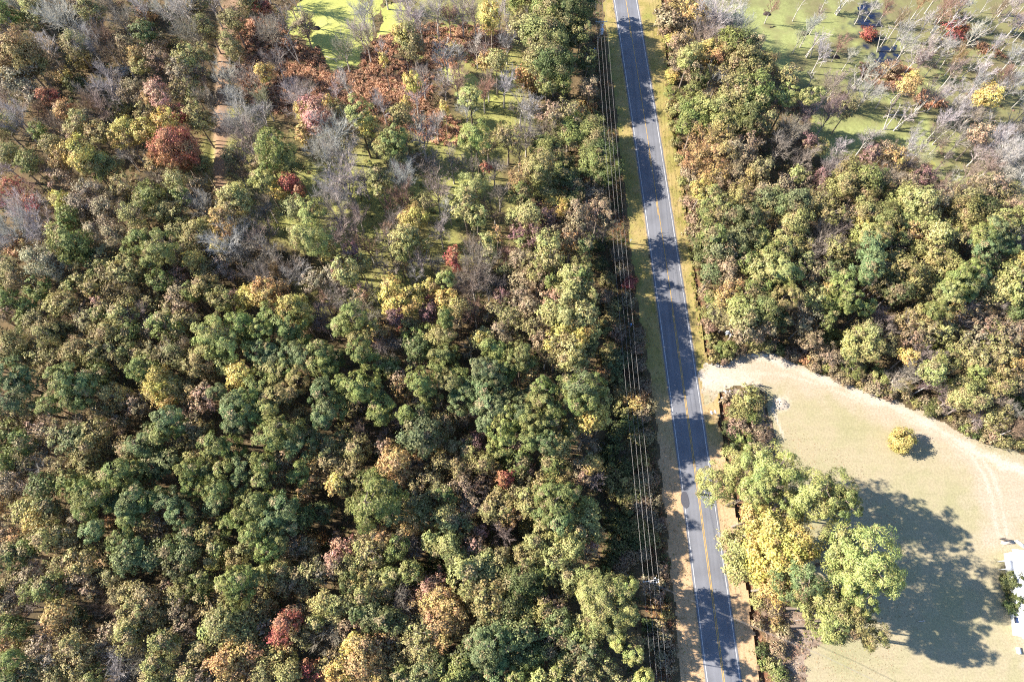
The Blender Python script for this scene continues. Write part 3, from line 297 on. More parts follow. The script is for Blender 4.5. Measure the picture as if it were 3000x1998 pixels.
40 60 80 Bg;100 170 130 Sn;300 60 90 Nw=small white bare tree in lower dark woods;200 90 70 Bo;420 90 80 So;480 180 70 Bg;560 50 60 Bo;640 60 90 So;80 260 90 Sn;60 310 60 Sa;200 380 100 Bo;250 430 90 By;340 380 90 Bl;320 220 110 Bd;60 560 100 Sn;150 580 90 Sa;120 680 110 Bg;200 650 90 Bg;330 570 110 Bo;470 580 100 So;560 540 80 So;430 450 90 Sn;560 230 100 Pg=fresh green pine left end of pine stand;640 300 120 Pg;600 380 100 Pg;650 520 80 Pb;560 470 70 Sn;820 120 110 Pg=streaky light green pine topmost of its stand;870 200 100 Pg;780 200 80 Pl;700 180 70 Po;950 120 90 Pg;920 300 100 Pb=blue green pine mid lower stand;980 340 90 Pb;870 390 70 Pb;1080 110 110 Bb;1180 60 90 Bb;1060 300 80 Pg;1180 310 90 Pb;1300 110 90 Pg;1430 130 110 Pg;1500 230 100 Pg;1560 90 80 Pg;1350 40 70 Bo;1500 330 80 Pb;1640 200 90 Pb;1700 100 90 Pb;1740 330 110 Pg=pale tufted pine at a black hollow;1680 430 90 Pg;1740 540 80 Pg;1230 420 100 Pb;800 470 60 Ua;900 450 80 Pg;1020 470 80 So;1110 460 90 Sn;850 580 100 Pg;920 640 100 Pb;1000 580 90 So;820 680 80 Bb;880 740 100 Bb=glossy blue green holly like tree;1040 720 90 Bb;1100 580 90 Sn;1180 650 100 Bd;1250 760 100 Bd;1350 560 100 Bd;1450 540 70 Bo;1300 680 90 Bb;1500 740 70 By;1520 650 70 Bg;760 740 90 Sa;780 840 80 So;700 700 80 So;590 740 110 Bo;480 770 90 Bo;560 840 90 Sn;640 830 80 Sn;240 830 110 Sn;150 860 90 So;330 820 80 Nt;350 900 100 Bg;240 940 80 Bg;480 930 80 Sn;120 1000 120 Sn;60 1080 90 Sn;200 1050 90 Nt;420 1080 100 Ba=amber tree low in the dusky woods;380 1130 80 Ba;530 1100 80 Bd;60 1170 90 Bg;160 1210 80 Bg;380 1220 80 Nt;430 1200 90 Sn;560 1200 90 So;720 1020 80 Nn;820 1050 100 Nn;860 960 90 So;930 960 90 Bl;1020 980 110 So;1170 930 80 Sn;1250 960 90 Bo;1300 900 80 Bg;940 1080 100 Bl;1000 1120 90 Bo;1090 1120 100 So;910 1180 80 Bl;780 1190 80 Sn;1050 1200 90 Nt;900 1260 100 Bl;1000 1300 80 St;750 1280 90 Sn;850 1480 120 Nw=soft grey bare tree at the lower frame edge;780 1420 90 Nt;950 1420 90 Nt;60 1290 90 Sa;300 1320 100 St;500 1330 90 Bo;620 1380 90 So;60 1420 100 Pg;150 1500 100 Bb;280 1480 100 So;400 1400 100 St;420 1510 90 Bo;560 1480 90 So;640 1540 90 Bg;1100 1440 90 Bo;1060 1520 90 Bl;1200 1500 80 So;1330 1480 100 Bo;1150 1300 100 Bo;1280 1200 90 Sn;1250 1060 90 Sn;1620 880 120 Pg=grey green pine right of a black hollow;1700 850 90 Pg;1640 970 100 Pg;1550 900 70 Bl;1500 1080 110 So;1560 1150 120 Bo=smooth olive dome tree near lower edge;1650 1090 120 Bo;1480 1200 80 Bl;1540 1280 100 Bo;1700 1200 110 Bo;1620 1360 100 Ba;1550 1440 90 Ba;1680 1440 100 Sa;1480 1420 60 Ba;1600 1520 90 Sa;1400 1520 80 Sn;1740 1340 80 Ba;1730 660 80 Sl;1640 700 80 Bo
@1 2
40 60 90 Pg;90 60 80 Pg;40 160 80 Pg;300 130 80 Pg;200 60 90 Sn;340 250 70 Sa;420 70 100 Sa;540 60 100 So;600 180 90 Bo;560 210 70 By;680 90 90 So;740 170 80 Bo;820 310 190 Pg=very large pale green pine in mid woods;720 330 90 Pg;900 260 90 Pb;760 430 90 Pg;940 390 90 Pb;820 180 80 Pg;960 60 100 Ba=golden tree above the very large pine;980 140 90 Ba;1060 50 80 Ba;930 20 70 Ba;1120 100 80 Nt;1200 160 90 So;1290 60 80 So;1250 260 80 So;1310 270 70 Bg=small bright green tree in brown woods;1400 100 80 So;1430 210 90 Sn;1480 330 90 Sn;1380 60 70 Nt;1560 60 80 Bo;1680 40 80 Cg;1560 180 80 Sn;1720 160 60 Br=small brick red tree in lower woods;1640 110 60 Sa;1700 340 110 Bo;1620 380 90 Bo;1580 290 60 Nm;1100 330 90 So;1150 380 80 Bl;1060 470 90 Sa;1000 470 80 So;1180 450 90 So;1300 430 90 Bo;1380 480 100 Bb;1430 400 80 Sn;1560 520 60 Sk;1700 550 80 Nm;1740 430 90 Sa;200 370 110 Pb=tufted green pine left of a black gap;130 420 100 Pb;100 320 80 Pg;60 450 90 Pg;100 550 100 Pg;70 650 90 Pg;150 620 80 Pg;230 480 80 Pb;340 420 80 Bd;280 620 90 Sn;360 640 80 So;430 590 60 Ua;200 690 80 So;540 740 80 Sk=dusty rose twiggy tree in lower woods;570 780 70 Sn;400 810 100 So;310 830 90 So;350 930 80 So;480 820 90 St;640 770 90 Bo;270 890 70 Sn;60 820 80 Bl;170 810 80 Bl;60 920 80 So;200 900 70 So;740 590 80 So;790 660 120 So=pale tan oak under the very large pine;870 570 90 Sa;840 730 80 So;750 750 70 Sl;980 640 80 Bg;940 690 60 Bg;1070 610 80 Nt;1100 680 60 Nt;1030 540 70 So;1220 600 70 Bl;1330 610 80 Bl;1250 660 60 Bd;1380 700 90 Bd;1300 740 70 Cd;1080 800 80 Bg;1120 830 70 Cg=bright green evergreen beside brown oak;1040 780 60 Bl;940 830 70 Bl;820 840 70 Bl;740 880 80 Bo;660 880 80 Bd;870 880 80 Bl;900 960 80 Bo;800 970 100 Bo;720 980 90 Bo;1000 950 90 Nt;1000 1040 100 Nt=twiggy grey tree left of the cinnamon oak;1060 1050 80 Nt;1250 880 90 Sk;1200 930 90 Sk;1260 990 110 Sa;1180 1020 100 Sa;1140 980 70 Sk;1320 1050 110 Sa=cinnamon brown oak in lower middle woods;1280 1150 120 Sa;1400 1100 100 Sa;1450 1060 80 Sa;1350 1180 110 Sa;1440 1180 90 Sa;1250 1250 80 Ba;1300 1300 60 Ba;1170 1120 80 Sa;1450 830 120 Bl=olive green willow oak right of cinnamon oak;1560 780 130 Bl;1650 830 130 Bl;1540 900 120 Bl;1620 960 120 Bo;1700 920 100 Bl;1600 1040 120 Bo;1520 1020 80 Bo;1700 720 80 Sl;1740 1040 90 Bd;1600 1180 90 Bb;1700 1180 90 Bb;1600 1300 130 Pb=grey blue pine near the lower frame edge;1520 1280 90 Pb;1680 1380 110 Pb;1560 1400 100 Pb;1650 1480 90 Pb;1730 1280 80 Pb;1450 1380 80 Bd;1420 1470 90 Bg;1500 1510 90 Bg;210 1150 90 Br=brick orange maple near the lower frame edge;190 1250 90 Br;230 1110 60 Br;170 1310 70 Ba;300 1080 60 Sn;300 1200 90 So;330 1260 80 So;240 1330 60 Ba;420 1150 60 Bl;480 1030 90 Bl;560 1080 90 Bl;580 1020 70 Bl;450 1180 40 By;480 1260 110 Nt;540 1200 90 St;650 1180 90 Sn;700 1080 80 Bd;800 1090 90 Bb;820 1150 90 Bd;900 1120 80 Bd;960 1160 90 Bb;1120 1230 110 Sl=cream leaved tree with white limbs;1180 1330 110 So;1080 1310 90 Sl;1060 1190 70 Sl;680 1300 80 By;760 1330 90 Ba=orange gold tree at the lower frame edge;730 1420 110 Ba;850 1300 80 Sa;800 1500 100 Ba;700 1520 90 Ba;880 1380 90 Sa;940 1300 70 Sn;960 1400 90 So;880 1480 90 Ba;1060 1440 80 Sl;560 1500 90 By;500 1440 80 So;600 1400 90 So;390 1490 70 Sr;360 1450 50 Sr;450 1520 60 Sr;200 1440 100 Bo;130 1400 80 Bo;230 1520 90 Bo;60 1480 90 So;60 1300 90 So;60 1200 80 Sn;60 1060 80 So;1000 1500 70 Bg;1150 1500 90 Bb;1260 1440 90 Bd;1330 1500 90 Bg;1060 1540 70 Bb
@2 2
60 60 90 Bg;120 100 60 Sk;260 60 90 Bg;330 120 80 Bo;540 60 80 By;460 80 80 Sn;480 150 70 Sn;570 190 60 Nm;60 260 100 So;120 340 110 Bo;200 230 90 Bo;310 330 150 Pg=pale green pine near the wire corridor;250 270 90 Pg;390 280 90 Pg;400 400 100 Pg;230 400 80 Pg;330 470 80 Pb;510 360 80 Bl;520 460 90 Bl;480 530 80 Bl;550 520 60 Bl;130 530 90 Cl=vivid lime bushy tree below the pale pine;200 490 70 Bl;160 620 80 Bl;270 620 90 Bl;350 590 90 Bl;420 640 90 Bl;540 640 70 Sk=pinkish half bare tree at the corridor edge;500 690 70 Sn;100 690 90 Bo;170 720 80 Bo;300 720 90 Bl;370 770 90 Bo;400 840 90 Bl;590 560 50 Bl;640 790 40 Cg;650 1000 210 Pl=great round pale pine beside the near power pole;510 950 90 Pl;780 900 80 Pl;800 1090 80 Pl;580 1150 90 Pl;470 1140 70 Bl;710 1200 80 Pl;730 1290 60 Pl;530 850 80 Pl;60 860 130 Bd;150 920 90 Bg;60 980 100 Bg;160 800 60 Bg;90 1080 90 Bg;220 1100 90 Bo;310 1050 90 Sn;360 960 80 So;220 1020 80 Sn;330 1150 90 Bb;400 1200 80 Bd;230 1200 70 Bl;160 1250 90 Sn;60 1250 110 Bb;260 1280 90 Sn;350 1260 90 Bd;480 1260 80 Bg;420 1330 90 Bb;540 1330 80 Bb;560 1260 60 Bo;60 1350 100 Bb;150 1390 90 Bd;250 1380 90 Bd;350 1400 80 Bg;500 1420 70 Bb;80 1480 90 Bg;30 1530 80 Pg;200 1530 70 Bl;300 1510 70 Bl;460 1480 100 Sl=cream green tree at the lower corridor end;400 1540 80 Sl;540 1500 70 Sl;560 1550 70 Sl;330 1460 60 Bg
720 200 100 Uo;680 160 70 Uo;760 290 90 Uo;830 260 90 Uo;860 330 80 Un;900 190 70 Un;950 150 60 Un;970 300 60 Un;780 90 70 Ud;650 60 70 Ud;900 60 60 Ua;820 440 80 Ud;760 520 80 Ud;870 500 80 Uo;950 420 60 Un;920 560 70 Uo;840 600 70 Ud;700 440 70 Ud;720 640 80 Ud;800 700 70 Un;900 680 60 Un;1000 600 50 Uo;1010 480 50 Un;760 780 70 Un;700 720 60 Ud;1030 800 50 Un;1040 900 50 Un;1000 980 50 Un;1050 1080 55 Ua;1020 1180 50 Un;1060 1260 55 Un;1100 1350 40 Un;1080 1450 50 Un;1040 1400 50 Un;940 1180 50 Ud;960 1280 50 Un
1370 200 150 Pl=pale pine bough tree overhanging the road;1560 130 160 Pl=broad light pine on the driveway island;1720 90 150 Pl;1650 260 120 Pl;1560 640 140 Bl=pale green tree leaning over the verge;1540 790 100 Bl;1680 430 110 By
1690 1010 60 Ul;1730 900 70 Ul;1690 900 40 Ul;1690 1160 45 Un;1720 1350 50 Ud;1745 1450 45 Ug
@3 2
80 90 170 Pl=spreading light pine next to the mown lawn;-20 230 110 Pl;330 300 190 Pl=dense olive pine with a dark lawn side;470 250 150 Pg;160 330 120 Pl;520 330 120 Pg;0 500 150 By;130 620 190 By=big butter yellow sweetgum on the lawn edge;0 680 170 By;100 800 150 By;40 920 110 By;680 700 260 Pl=largest pine spreading onto the lawn shadow;480 640 150 Pl;560 860 160 Pl;830 850 130 Pl;250 880 170 Pb=blue green pine below the yellow sweetgum;380 1050 180 Pl=tan olive pine at the lower lawn edge;430 1190 140 Pl;560 1150 150 Po;720 1250 110 Po;600 1010 140 Pl;300 990 110 Po;200 980 80 Cg
1690 875 80 Cd=dark round clipped bush by the house;1715 1035 80 Cd=dark round bush nearest the house steps;1660 955 24 Ul
60 1330 60 Un;40 1450 60 Ul;80 1510 60 Ug;120 1230 50 Un;60 1180 50 Uo;30 1060 60 Un
"""
# ------------------------------------------------------------------ the setting
def sheet(name, poly_px, z, cell, material, rag=0.0, attr=None, poly_xy=None, kind="structure", label=None, hole=None, zf=None):
    """flat sheet of small cells inside a polygon, ragged along its edge"""
    P = at_arr(poly_px, z) if poly_xy is None else np.asarray(poly_xy)
    x0, y0 = P.min(0) - 1; x1, y1 = P.max(0) + 1
    nx, ny = int((x1 - x0) / cell) + 1, int((y1 - y0) / cell) + 1
    gx = x0 + np.arange(nx + 1) * cell; gy = y0 + np.arange(ny + 1) * cell
    X, Y = np.meshgrid(gx, gy, indexing='ij')
    cxx, cyy = (X[:-1, :-1] + cell / 2), (Y[:-1, :-1] + cell / 2)
    ok = inside(P, cxx + rag * wob(cxx, cyy, 2.2), cyy + rag * wob(cyy + 31, cxx - 17, 2.2))
    if hole is not None: ok &= ~hole(cxx, cyy)
    idx = np.arange((nx + 1) * (ny + 1)).reshape(nx + 1, ny + 1)
    i, j = np.nonzero(ok)
    F = np.stack([idx[i, j], idx[i + 1, j], idx[i + 1, j + 1], idx[i, j + 1]], 1)
    used = np.unique(F); remap = np.full(idx.size, -1); remap[used] = np.arange(len(used))
    xv, yv = X.ravel()[used], Y.ravel()[used]
    zz = np.full(len(used), float(z)) if zf is None else zf(xv, yv)
    g = Geo(); g.add(np.stack([xv, yv, zz], 1), remap[F])
    me = g.mesh(name, [material], smooth=True, attrs=False)
    if attr is not None:
        a = me.attributes.new("mask", 'FLOAT_COLOR', 'POINT')
        c = np.ones((len(used), 4), np.float32); c[:, :3] = np.stack(attr(xv, yv), 1)
        a.data.foreach_set("color", c.ravel())
    o = link(name, me)
    tag(o, label, None, None, kind)
    return o
def ground_mat(name, stops, scale, mask=None, rough=0.95, scale2=None, bump=0.0, mow=0.0):
    """noise through a colour ramp, optionally blended to other colours by the mask attribute (surface type, e.g. sand or moss)"""
    m, n, l, b = mat(name)
    tc = n.new("ShaderNodeTexCoord")
    tx = n.new("ShaderNodeTexNoise"); tx.inputs["Scale"].default_value = scale; tx.inputs["Detail"].default_value = 9; tx.inputs["Roughness"].default_value = 0.68
    l.new(tc.outputs["Object"], tx.inputs["Vector"])
    t2 = n.new("ShaderNodeTexNoise"); t2.inputs["Scale"].default_value = scale2 or scale * 14; t2.inputs["Detail"].default_value = 6; t2.inputs["Roughness"].default_value = 0.75
    l.new(tc.outputs["Object"], t2.inputs["Vector"])
    rp = n.new("ShaderNodeValToRGB"); e = rp.color_ramp.elements
    while len(e) < len(stops): e.new(0.5)
    for q, (p, c) in zip(e, stops): q.position = p; q.color = (*c, 1)
    l.new(tx.outputs["Fac"], rp.inputs["Fac"])
    col = rp.outputs["Color"]
    if mask:
        at_ = n.new("ShaderNodeAttribute"); at_.attribute_name = "mask"
        sep = n.new("ShaderNodeSeparateColor"); l.new(at_.outputs["Color"], sep.inputs[0])
        for ch, c in enumerate(mask):
            if c is None: continue
            md = n.new("ShaderNodeMath"); md.operation = 'MULTIPLY_ADD'      # ragged blend
            l.new(t2.outputs["Fac"], md.inputs[0]); md.inputs[1].default_value = 1.3; md.inputs[2].default_value = -0.65
            ad = n.new("ShaderNodeMath"); ad.operation = 'ADD'; ad.use_clamp = True
            gt = n.new("ShaderNodeMath"); gt.operation = 'MULTIPLY'
            sm = n.new("ShaderNodeMapRange"); sm.inputs["From Min"].default_value = 0.0; sm.inputs["From Max"].default_value = 0.25
            l.new(sep.outputs[ch], sm.inputs["Value"])
            l.new(md.outputs[0], gt.inputs[0]); l.new(sm.outputs[0], gt.inputs[1])
            l.new(sep.outputs[ch], ad.inputs[0]); l.new(gt.outputs[0], ad.inputs[1])
            mx = n.new("ShaderNodeMix"); mx.data_type = 'RGBA'; mx.inputs["B"].default_value = (*c, 1)
            l.new(ad.outputs[0], mx.inputs["Factor"]); l.new(col, mx.inputs["A"]); col = mx.outputs["Result"]
    mp = n.new("ShaderNodeMapRange")
    mp.inputs["From Min"].default_value = 0.28; mp.inputs["From Max"].default_value = 0.72; mp.inputs["To Min"].default_value = 0.74; mp.inputs["To Max"].default_value = 1.22
    l.new(t2.outputs["Fac"], mp.inputs["Value"])
    if mow:                                                # curved mowing stripes
        wv = n.new("ShaderNodeTexWave"); wv.wave_type = 'RINGS'; wv.inputs["Scale"].default_value = 0.16; wv.inputs["Distortion"].default_value = 1.2; wv.inputs["Detail"].default_value = 2
        mo_ = n.new("ShaderNodeMapping"); mo_.inputs["Location"].default_value = (-40, -2, 0); l.new(tc.outputs["Object"], mo_.inputs["Vector"]); l.new(mo_.outputs[0], wv.inputs["Vector"])
        wm = n.new("ShaderNodeMapRange"); wm.inputs["To Min"].default_value = 1 - mow; wm.inputs["To Max"].default_value = 1 + mow; l.new(wv.outputs["Fac"], wm.inputs["Value"])
        s0 = n.new("ShaderNodeVectorMath"); s0.operation = 'SCALE'; l.new(col, s0.inputs[0]); l.new(wm.outputs[0], s0.inputs["Scale"]); col = s0.outputs[0]
    sc = n.new("ShaderNodeVectorMath"); sc.operation = 'SCALE'; l.new(col, sc.inputs[0]); l.new(mp.outputs[0], sc.inputs["Scale"])
    l.new(sc.outputs[0], b.inputs["Base Color"])
    b.inputs["Roughness"].default_value = rough; b.inputs["Specular IOR Level"].default_value = 0.12
    if bump:
        bp = n.new("ShaderNodeBump"); bp.inputs["Strength"].default_value = bump; bp.inputs["Distance"].default_value = 0.12
        l.new(t2.outputs["Fac"], bp.inputs["Height"]); l.new(bp.outputs[0], b.inputs["Normal"])
    return m

# --- polygons, measured on the photograph and laid on the ground
LEFT_EDGE = [(1763, -60), (1776, 110), (1793, 238), (1806, 340), (1820, 467), (1842, 666), (1861, 836), (1882, 963), (1899, 1091), (1925, 1218), (1932, 1332), (1944, 1459), (1961, 1608), (1970, 1714), (1981, 1820), (1990, 1927), (1997, 1998), (2005, 2100)]
RIGHT_EDGE = [(1935, -60), (1948, 127), (1967, 361), (1993, 510), (2014, 666), (2039, 870), (2056, 963), (2073, 1061), (2092, 1110), (2107, 1160), (2112, 1239), (2122, 1332), (2150, 1481), (2167, 1553), (2190, 1727), (2203, 1842), (2230, 1998), (2245, 2100)]
POND = [(860, -90), (885, 5), (842, 33), (836, 66), (849, 102), (900, 126), (885, 143), (934, 140), (949, 166), (972, 204), (1020, 194), (1048, 199), (1059, 163), (1074, 143), (1095, 105), (1088, 60), (1120, 10), (1130, -90)]
POND2 = [(1110, 20), (1180, 10), (1215, 60), (1170, 75), (1140, 100), (1105, 110), (1120, 70)]
POND3 = [(1294, 199), (1350, 203), (1400, 235), (1450, 285), (1420, 310), (1360, 270), (1310, 245)]
POND4 = [(1208, 160), (1240, 165), (1238, 188), (1215, 186)]
SWAMP = [(2010, -120), (2060, 20), (2150, 60), (2190, 120), (2270, 165), (2290, 220), (2350, 260), (2380, 330), (2370, 440), (2420, 470), (2500, 455), (2560, 410), (2640, 430), (2720, 470), (2770, 540), (2840, 590), (2920, 560), (3120, 620), (3300, 500), (3300, -120)]
OPENW = [(2530, 20), (2562, 15), (2568, 40), (2545, 60), (2540, 90), (2528, 110), (2526, 75), (2532, 45)]
OPENW2 = [(2600, 130), (2622, 132), (2618, 165), (2612, 182), (2570, 182), (2560, 165), (2585, 150)]
REEDS_L = [(700, 60), (800, 50), (838, 85), (848, 112), (888, 132), (885, 146), (930, 146), (945, 175), (970, 212), (1050, 206), (1064, 165), (1078, 145), (1105, 115), (1180, 80), (1280, 70), (1380, 70), (1470, 95), (1500, 140), (1440, 185), (1330, 195), (1280, 205), (1250, 300), (1390, 385), (1350, 430), (1270, 425), (1200, 385), (1100, 350), (1000, 310), (900, 330), (800, 330), (720, 300), (690, 200)]
REEDS_R = [(2515, 185), (2570, 192), (2660, 195), (2680, 235), (2640, 255), (2620, 270), (2550, 262), (2525, 235)]
REEDS_R2 = [(2855, 122), (2900, 140), (2950, 160), (2940, 172), (2890, 165), (2860, 145)]
REEDS_R3 = [(2690, 265), (2730, 280), (2770, 305), (2750, 325), (2690, 310), (2670, 290)]
ROADSIDE = [(1738, 110), (1768, 115), (1785, 238), (1798, 340), (1812, 467), (1834, 666), (1853, 836), (1872, 963), (1890, 1091), (1915, 1218), (1925, 1332), (1936, 1459), (1952, 1608), (1960, 1714), (1972, 1820), (1980, 1998), (1900, 1998), (1890, 1714), (1860, 1332), (1800, 900), (1790, 666), (1765, 430), (1745, 300)]
LAWN = [(2045, 1088), (2075, 1068), (2112, 1072), (2180, 1036), (2250, 1030), (2326, 1062), (2390, 1092), (2505, 1134), (2632, 1177), (2717, 1211), (2815, 1266), (2879, 1300), (3000, 1325), (3300, 1400), (3300, 2250), (2340, 2250), (2358, 1998), (2354, 1927), (2420, 1870), (2400, 1780), (2330, 1700), (2310, 1560), (2300, 1420), (2280, 1325), (2262, 1235), (2240, 1145), (2190, 1128), (2150, 1125), (2115, 1140), (2102, 1165), (2085, 1185), (2066, 1190)]
DRIVE = at_arr([(2045, 1128), (2120, 1097), (2210, 1083), (2310, 1088), (2410, 1120), (2520, 1163), (2640, 1208), (2750, 1262), (2850, 1325), (2895, 1390), (2918, 1460), (2935, 1560)])
SANDBAND = at_arr([(2230, 1045), (2330, 1075), (2390, 1102), (2500, 1148), (2640, 1200), (2750, 1258), (2860, 1325), (3100, 1420)])
PATHLINE = at_arr([(2262, 1195), (2280, 1240), (2296, 1285)])
DITCH_R = at_arr([(1940, -60), (1955, 127), (1974, 361), (2000, 510), (2022, 666), (2047, 870), (2064, 963), (2080, 1050)])
DITCH_R2 = at_arr([(2112, 1165), (2117, 1239), (2127, 1332), (2158, 1481), (2175, 1553), (2198, 1727), (2213, 1842), (2243, 1998), (2260, 2100)])
DITCH_L = at_arr([(645, -80), (637, 20), (630, 120), (627, 240), (624, 340), (618, 450), (612, 560)])
TRACK = at_arr([(690, -80), (680, 20), (672, 80), (655, 150), (650, 260), (650, 350), (646, 450), (640, 545)])
GLADE = at_arr([(1330, 40), (1480, 250), (1400, 420), (1330, 640), (1100, 560), (860, 560), (700, 420), (860, 560), (1000, 640), (1090, 850), (1250, 760), (1330, 640)])

def ditch_z(x, y):
    z = np.zeros(np.shape(x))
    for P, dep, wd in ((DITCH_R, 0.5, 0.55), (DITCH_R2, 0.8, 0.85), (DITCH_L, 0.7, 0.7)):
        d = dist_line(P, x, y); z = z - dep * np.exp(-(d / wd) ** 2)
    return z
# --- road geometry from its edge lines
EY = [0, 170, 333, 510, 666, 836, 963, 1091, 1218, 1332, 1502, 1672, 1842, 1998]
EL = [1800, 1826, 1848, 1878, 1897, 1920, 1937, 1954, 1973.5, 1986.5, 2010, 2031, 2054, 2071]
ER = [1864, 1893, 1920, 1949, 1971, 1999, 2018, 2039, 2056, 2072, 2097, 2122, 2148, 2169]
PL_, PR_ = at_arr(list(zip(EL, EY)), 0.06), at_arr(list(zip(ER, EY)), 0.06)
mid = (PL_ + PR_) / 2
cf = np.polyfit(mid[:, 1], mid[:, 0], 3)
HALF = float(np.mean(np.abs(PR_[:, 0] - PL_[:, 0]))) / 2 * 0.993
RY = np.concatenate([np.arange(-45, 150, 1.0), [160, 175, 200, 240, 300]])
def road_x(y):
    yc = np.clip(y, -20, 140)
    return np.polyval(cf, yc) + np.polyval(np.polyder(cf), yc) * (y - yc)
def strip(name, off0, off1, z, material, ys=None, parent=None, rag=0.0, crown=0.0):
    ys = RY if ys is None else np.asarray(ys, float)
    k = max(2, int(abs(off1 - off0) / 0.5) + 1)
    dxdy = np.gradient(road_x(ys), ys); nl = np.sqrt(1 + dxdy ** 2)
    V = []
    for q in np.linspace(0, 1, k):
        o = off0 + (off1 - off0) * q
        e = np.zeros(len(ys))
        if rag and q == 0: e = -rag * np.abs(rng.normal(size=len(ys)))
        if rag and q == 1: e = rag * np.abs(rng.normal(size=len(ys)))
        V.append(np.stack([road_x(ys) + (o + e) / nl, ys - (o + e) * dxdy / nl, z + crown * (1 - abs(o) / HALF) * np.ones(len(ys))], 1))
    V = np.stack(V, 1); n = len(ys)
    i = np.arange(n - 1)[:, None] * k + np.arange(k - 1)[None]
    F = np.stack([i, i + 1, i + k + 1, i + k], -1).reshape(-1, 4)
    g = Geo(); g.add(V.reshape(-1, 3), F)
    return link(name, g.mesh(name, [material], True, attrs=False), parent)
def asphalt():
    m, n, l, b = mat("asphalt")
    tc = n.new("ShaderNodeTexCoord")
    a = n.new("ShaderNodeTexNoise"); a.inputs["Scale"].default_value = 0.35; a.inputs["Detail"].default_value = 7; l.new(tc.outputs["Object"], a.inputs["Vector"])
    f = n.new("ShaderNodeTexNoise"); f.inputs["Scale"].default_value = 9.0; f.inputs["Detail"].default_value = 5; f.inputs["Roughness"].default_value = 0.8; l.new(tc.outputs["Object"], f.inputs["Vector"])
    mpv = n.new("ShaderNodeMapping"); mpv.inputs["Scale"].default_value = (1.6, 0.03, 1); mpv.inputs["Rotation"].default_value = (0, 0, R(-8)); l.new(tc.outputs["Object"], mpv.inputs["Vector"])
    s = n.new("ShaderNodeTexNoise"); s.inputs["Scale"].default_value = 1.0; s.inputs["Detail"].default_value = 3; l.new(mpv.outputs[0], s.inputs["Vector"])
    m1 = n.new("ShaderNodeMath"); m1.operation = 'ADD'; l.new(a.outputs["Fac"], m1.inputs[0]); l.new(s.outputs["Fac"], m1.inputs[1])
    m2 = n.new("ShaderNodeMath"); m2.operation = 'ADD'; l.new(m1.outputs[0], m2.inputs[0]); l.new(f.outputs["Fac"], m2.inputs[1])
    rp = n.new("ShaderNodeMapRange"); rp.inputs["From Min"].default_value = 1.1; rp.inputs["From Max"].default_value = 1.9; rp.inputs["To Min"].default_value = 0.78; rp.inputs["To Max"].default_value = 1.25
    l.new(m2.outputs[0], rp.inputs["Value"])
    sc = n.new("ShaderNodeVectorMath"); sc.operation = 'SCALE'; sc.inputs[0].default_value = (0.158, 0.162, 0.183); l.new(rp.outputs[0], sc.inputs["Scale"])
    l.new(sc.outputs[0], b.inputs["Base Color"]); b.inputs["Roughness"].default_value = 0.9; b.inputs["Specular IOR Level"].default_value = 0.2
    return m
M_ASPH = asphalt()
M_WHITE = plain("white_road_paint", (0.46, 0.46, 0.47), 0.7, noise=0.3, scale=1.5)
M_YEL = plain("yellow_road_paint", (0.46, 0.30, 0.09), 0.7, noise=0.3, scale=1.5)
road = strip("road", -HALF - 0.28, HALF + 0.28, 0.06, M_ASPH, rag=0.05, crown=0.05)
tag(road, "two lane grey asphalt road running through the woods", kind="structure")
for o0 in (-HALF, HALF):
    strip("edge_line", o0 - 0.055, o0 + 0.055, 0.075, M_WHITE, parent=road)
ys_far = np.concatenate([np.arange(52, 150, 1.0), [160, 200, 300]])
ys_near = np.arange(-45, 52.5, 1.0)
strip("centre_line", 0.04, 0.15, 0.125, M_YEL, ys_far, road)
strip("centre_line", 0.06, 0.165, 0.125, M_YEL, ys_near, road)
strip("centre_line", -0.165, -0.06, 0.125, M_YEL, ys_near, road)
for py0, py1 in ((80, 112), (448, 490), (592, 632), (905, 950)):
    ya = float(at(1900, py1).y); yb = float(at(1900, py0).y)
    if yb > 52: strip("lane_dash", -0.17, -0.06, 0.125, M_YEL, np.linspace(max(ya, 52.2), yb, 5), road)
# a dark tar patch on the left lane
pc = at(2007, 1463, 0.11)
g = Geo(); th = np.linspace(0, 6.283, 15)[:-1]
g.add(np.stack([pc.x + 0.75 * np.cos(th) * rng.uniform(.8, 1.1, 14) - 0.1 * np.sin(th), pc.y + 1.5 * np.sin(th) * rng.uniform(.85, 1.1, 14), np.full(14, 0.103)], 1), np.arange(14)[None])
link("tar_patch", g.mesh("tar_patch", [plain("tar", (0.075, 0.075, 0.09), 0.85)], attrs=False), road)

# --- ground: one sheet, with ditches pressed into it, out to the horizon
M_GROUND = ground_mat("forest_floor", [(0.30, (0.050, 0.042, 0.026)), (0.48, (0.115, 0.085, 0.048)), (0.60, (0.165, 0.115, 0.062)), (0.75, (0.125, 0.115, 0.045))], 0.16,
                      mask=[(0.29, 0.29, 0.095), (0.27, 0.175, 0.115), (0.150, 0.070, 0.042)], bump=0.6)
def ground_attr(x, y):
    moss = np.clip(1.0 - dist_line(GLADE, x, y) / 14.0 + 0.35 * wob(x, y, 6.0), 0, 1) * 0.95
    sw = inside(at_arr(SWAMP) + 0, x, y)
    moss = np.maximum(moss, 0.75 * sw)
    track = np.clip(1.7 - dist_line(TRACK, x, y) / 1.3 + 0.35 * wob(x, y, 3.0), 0, 1)
    d = np.minimum(dist_line(DITCH_R2, x, y), dist_line(DITCH_R, x, y) + 0.4)
    bank = np.clip(1.5 - d / 1.0, 0, 1) * 0.9
    return moss, track, bank
gx0, gx1, gy0, gy1, gc = -150.0, 150.0, -30.0, 185.0, 0.6
nx, ny = int((gx1 - gx0) / gc), int((gy1 - gy0) / gc)
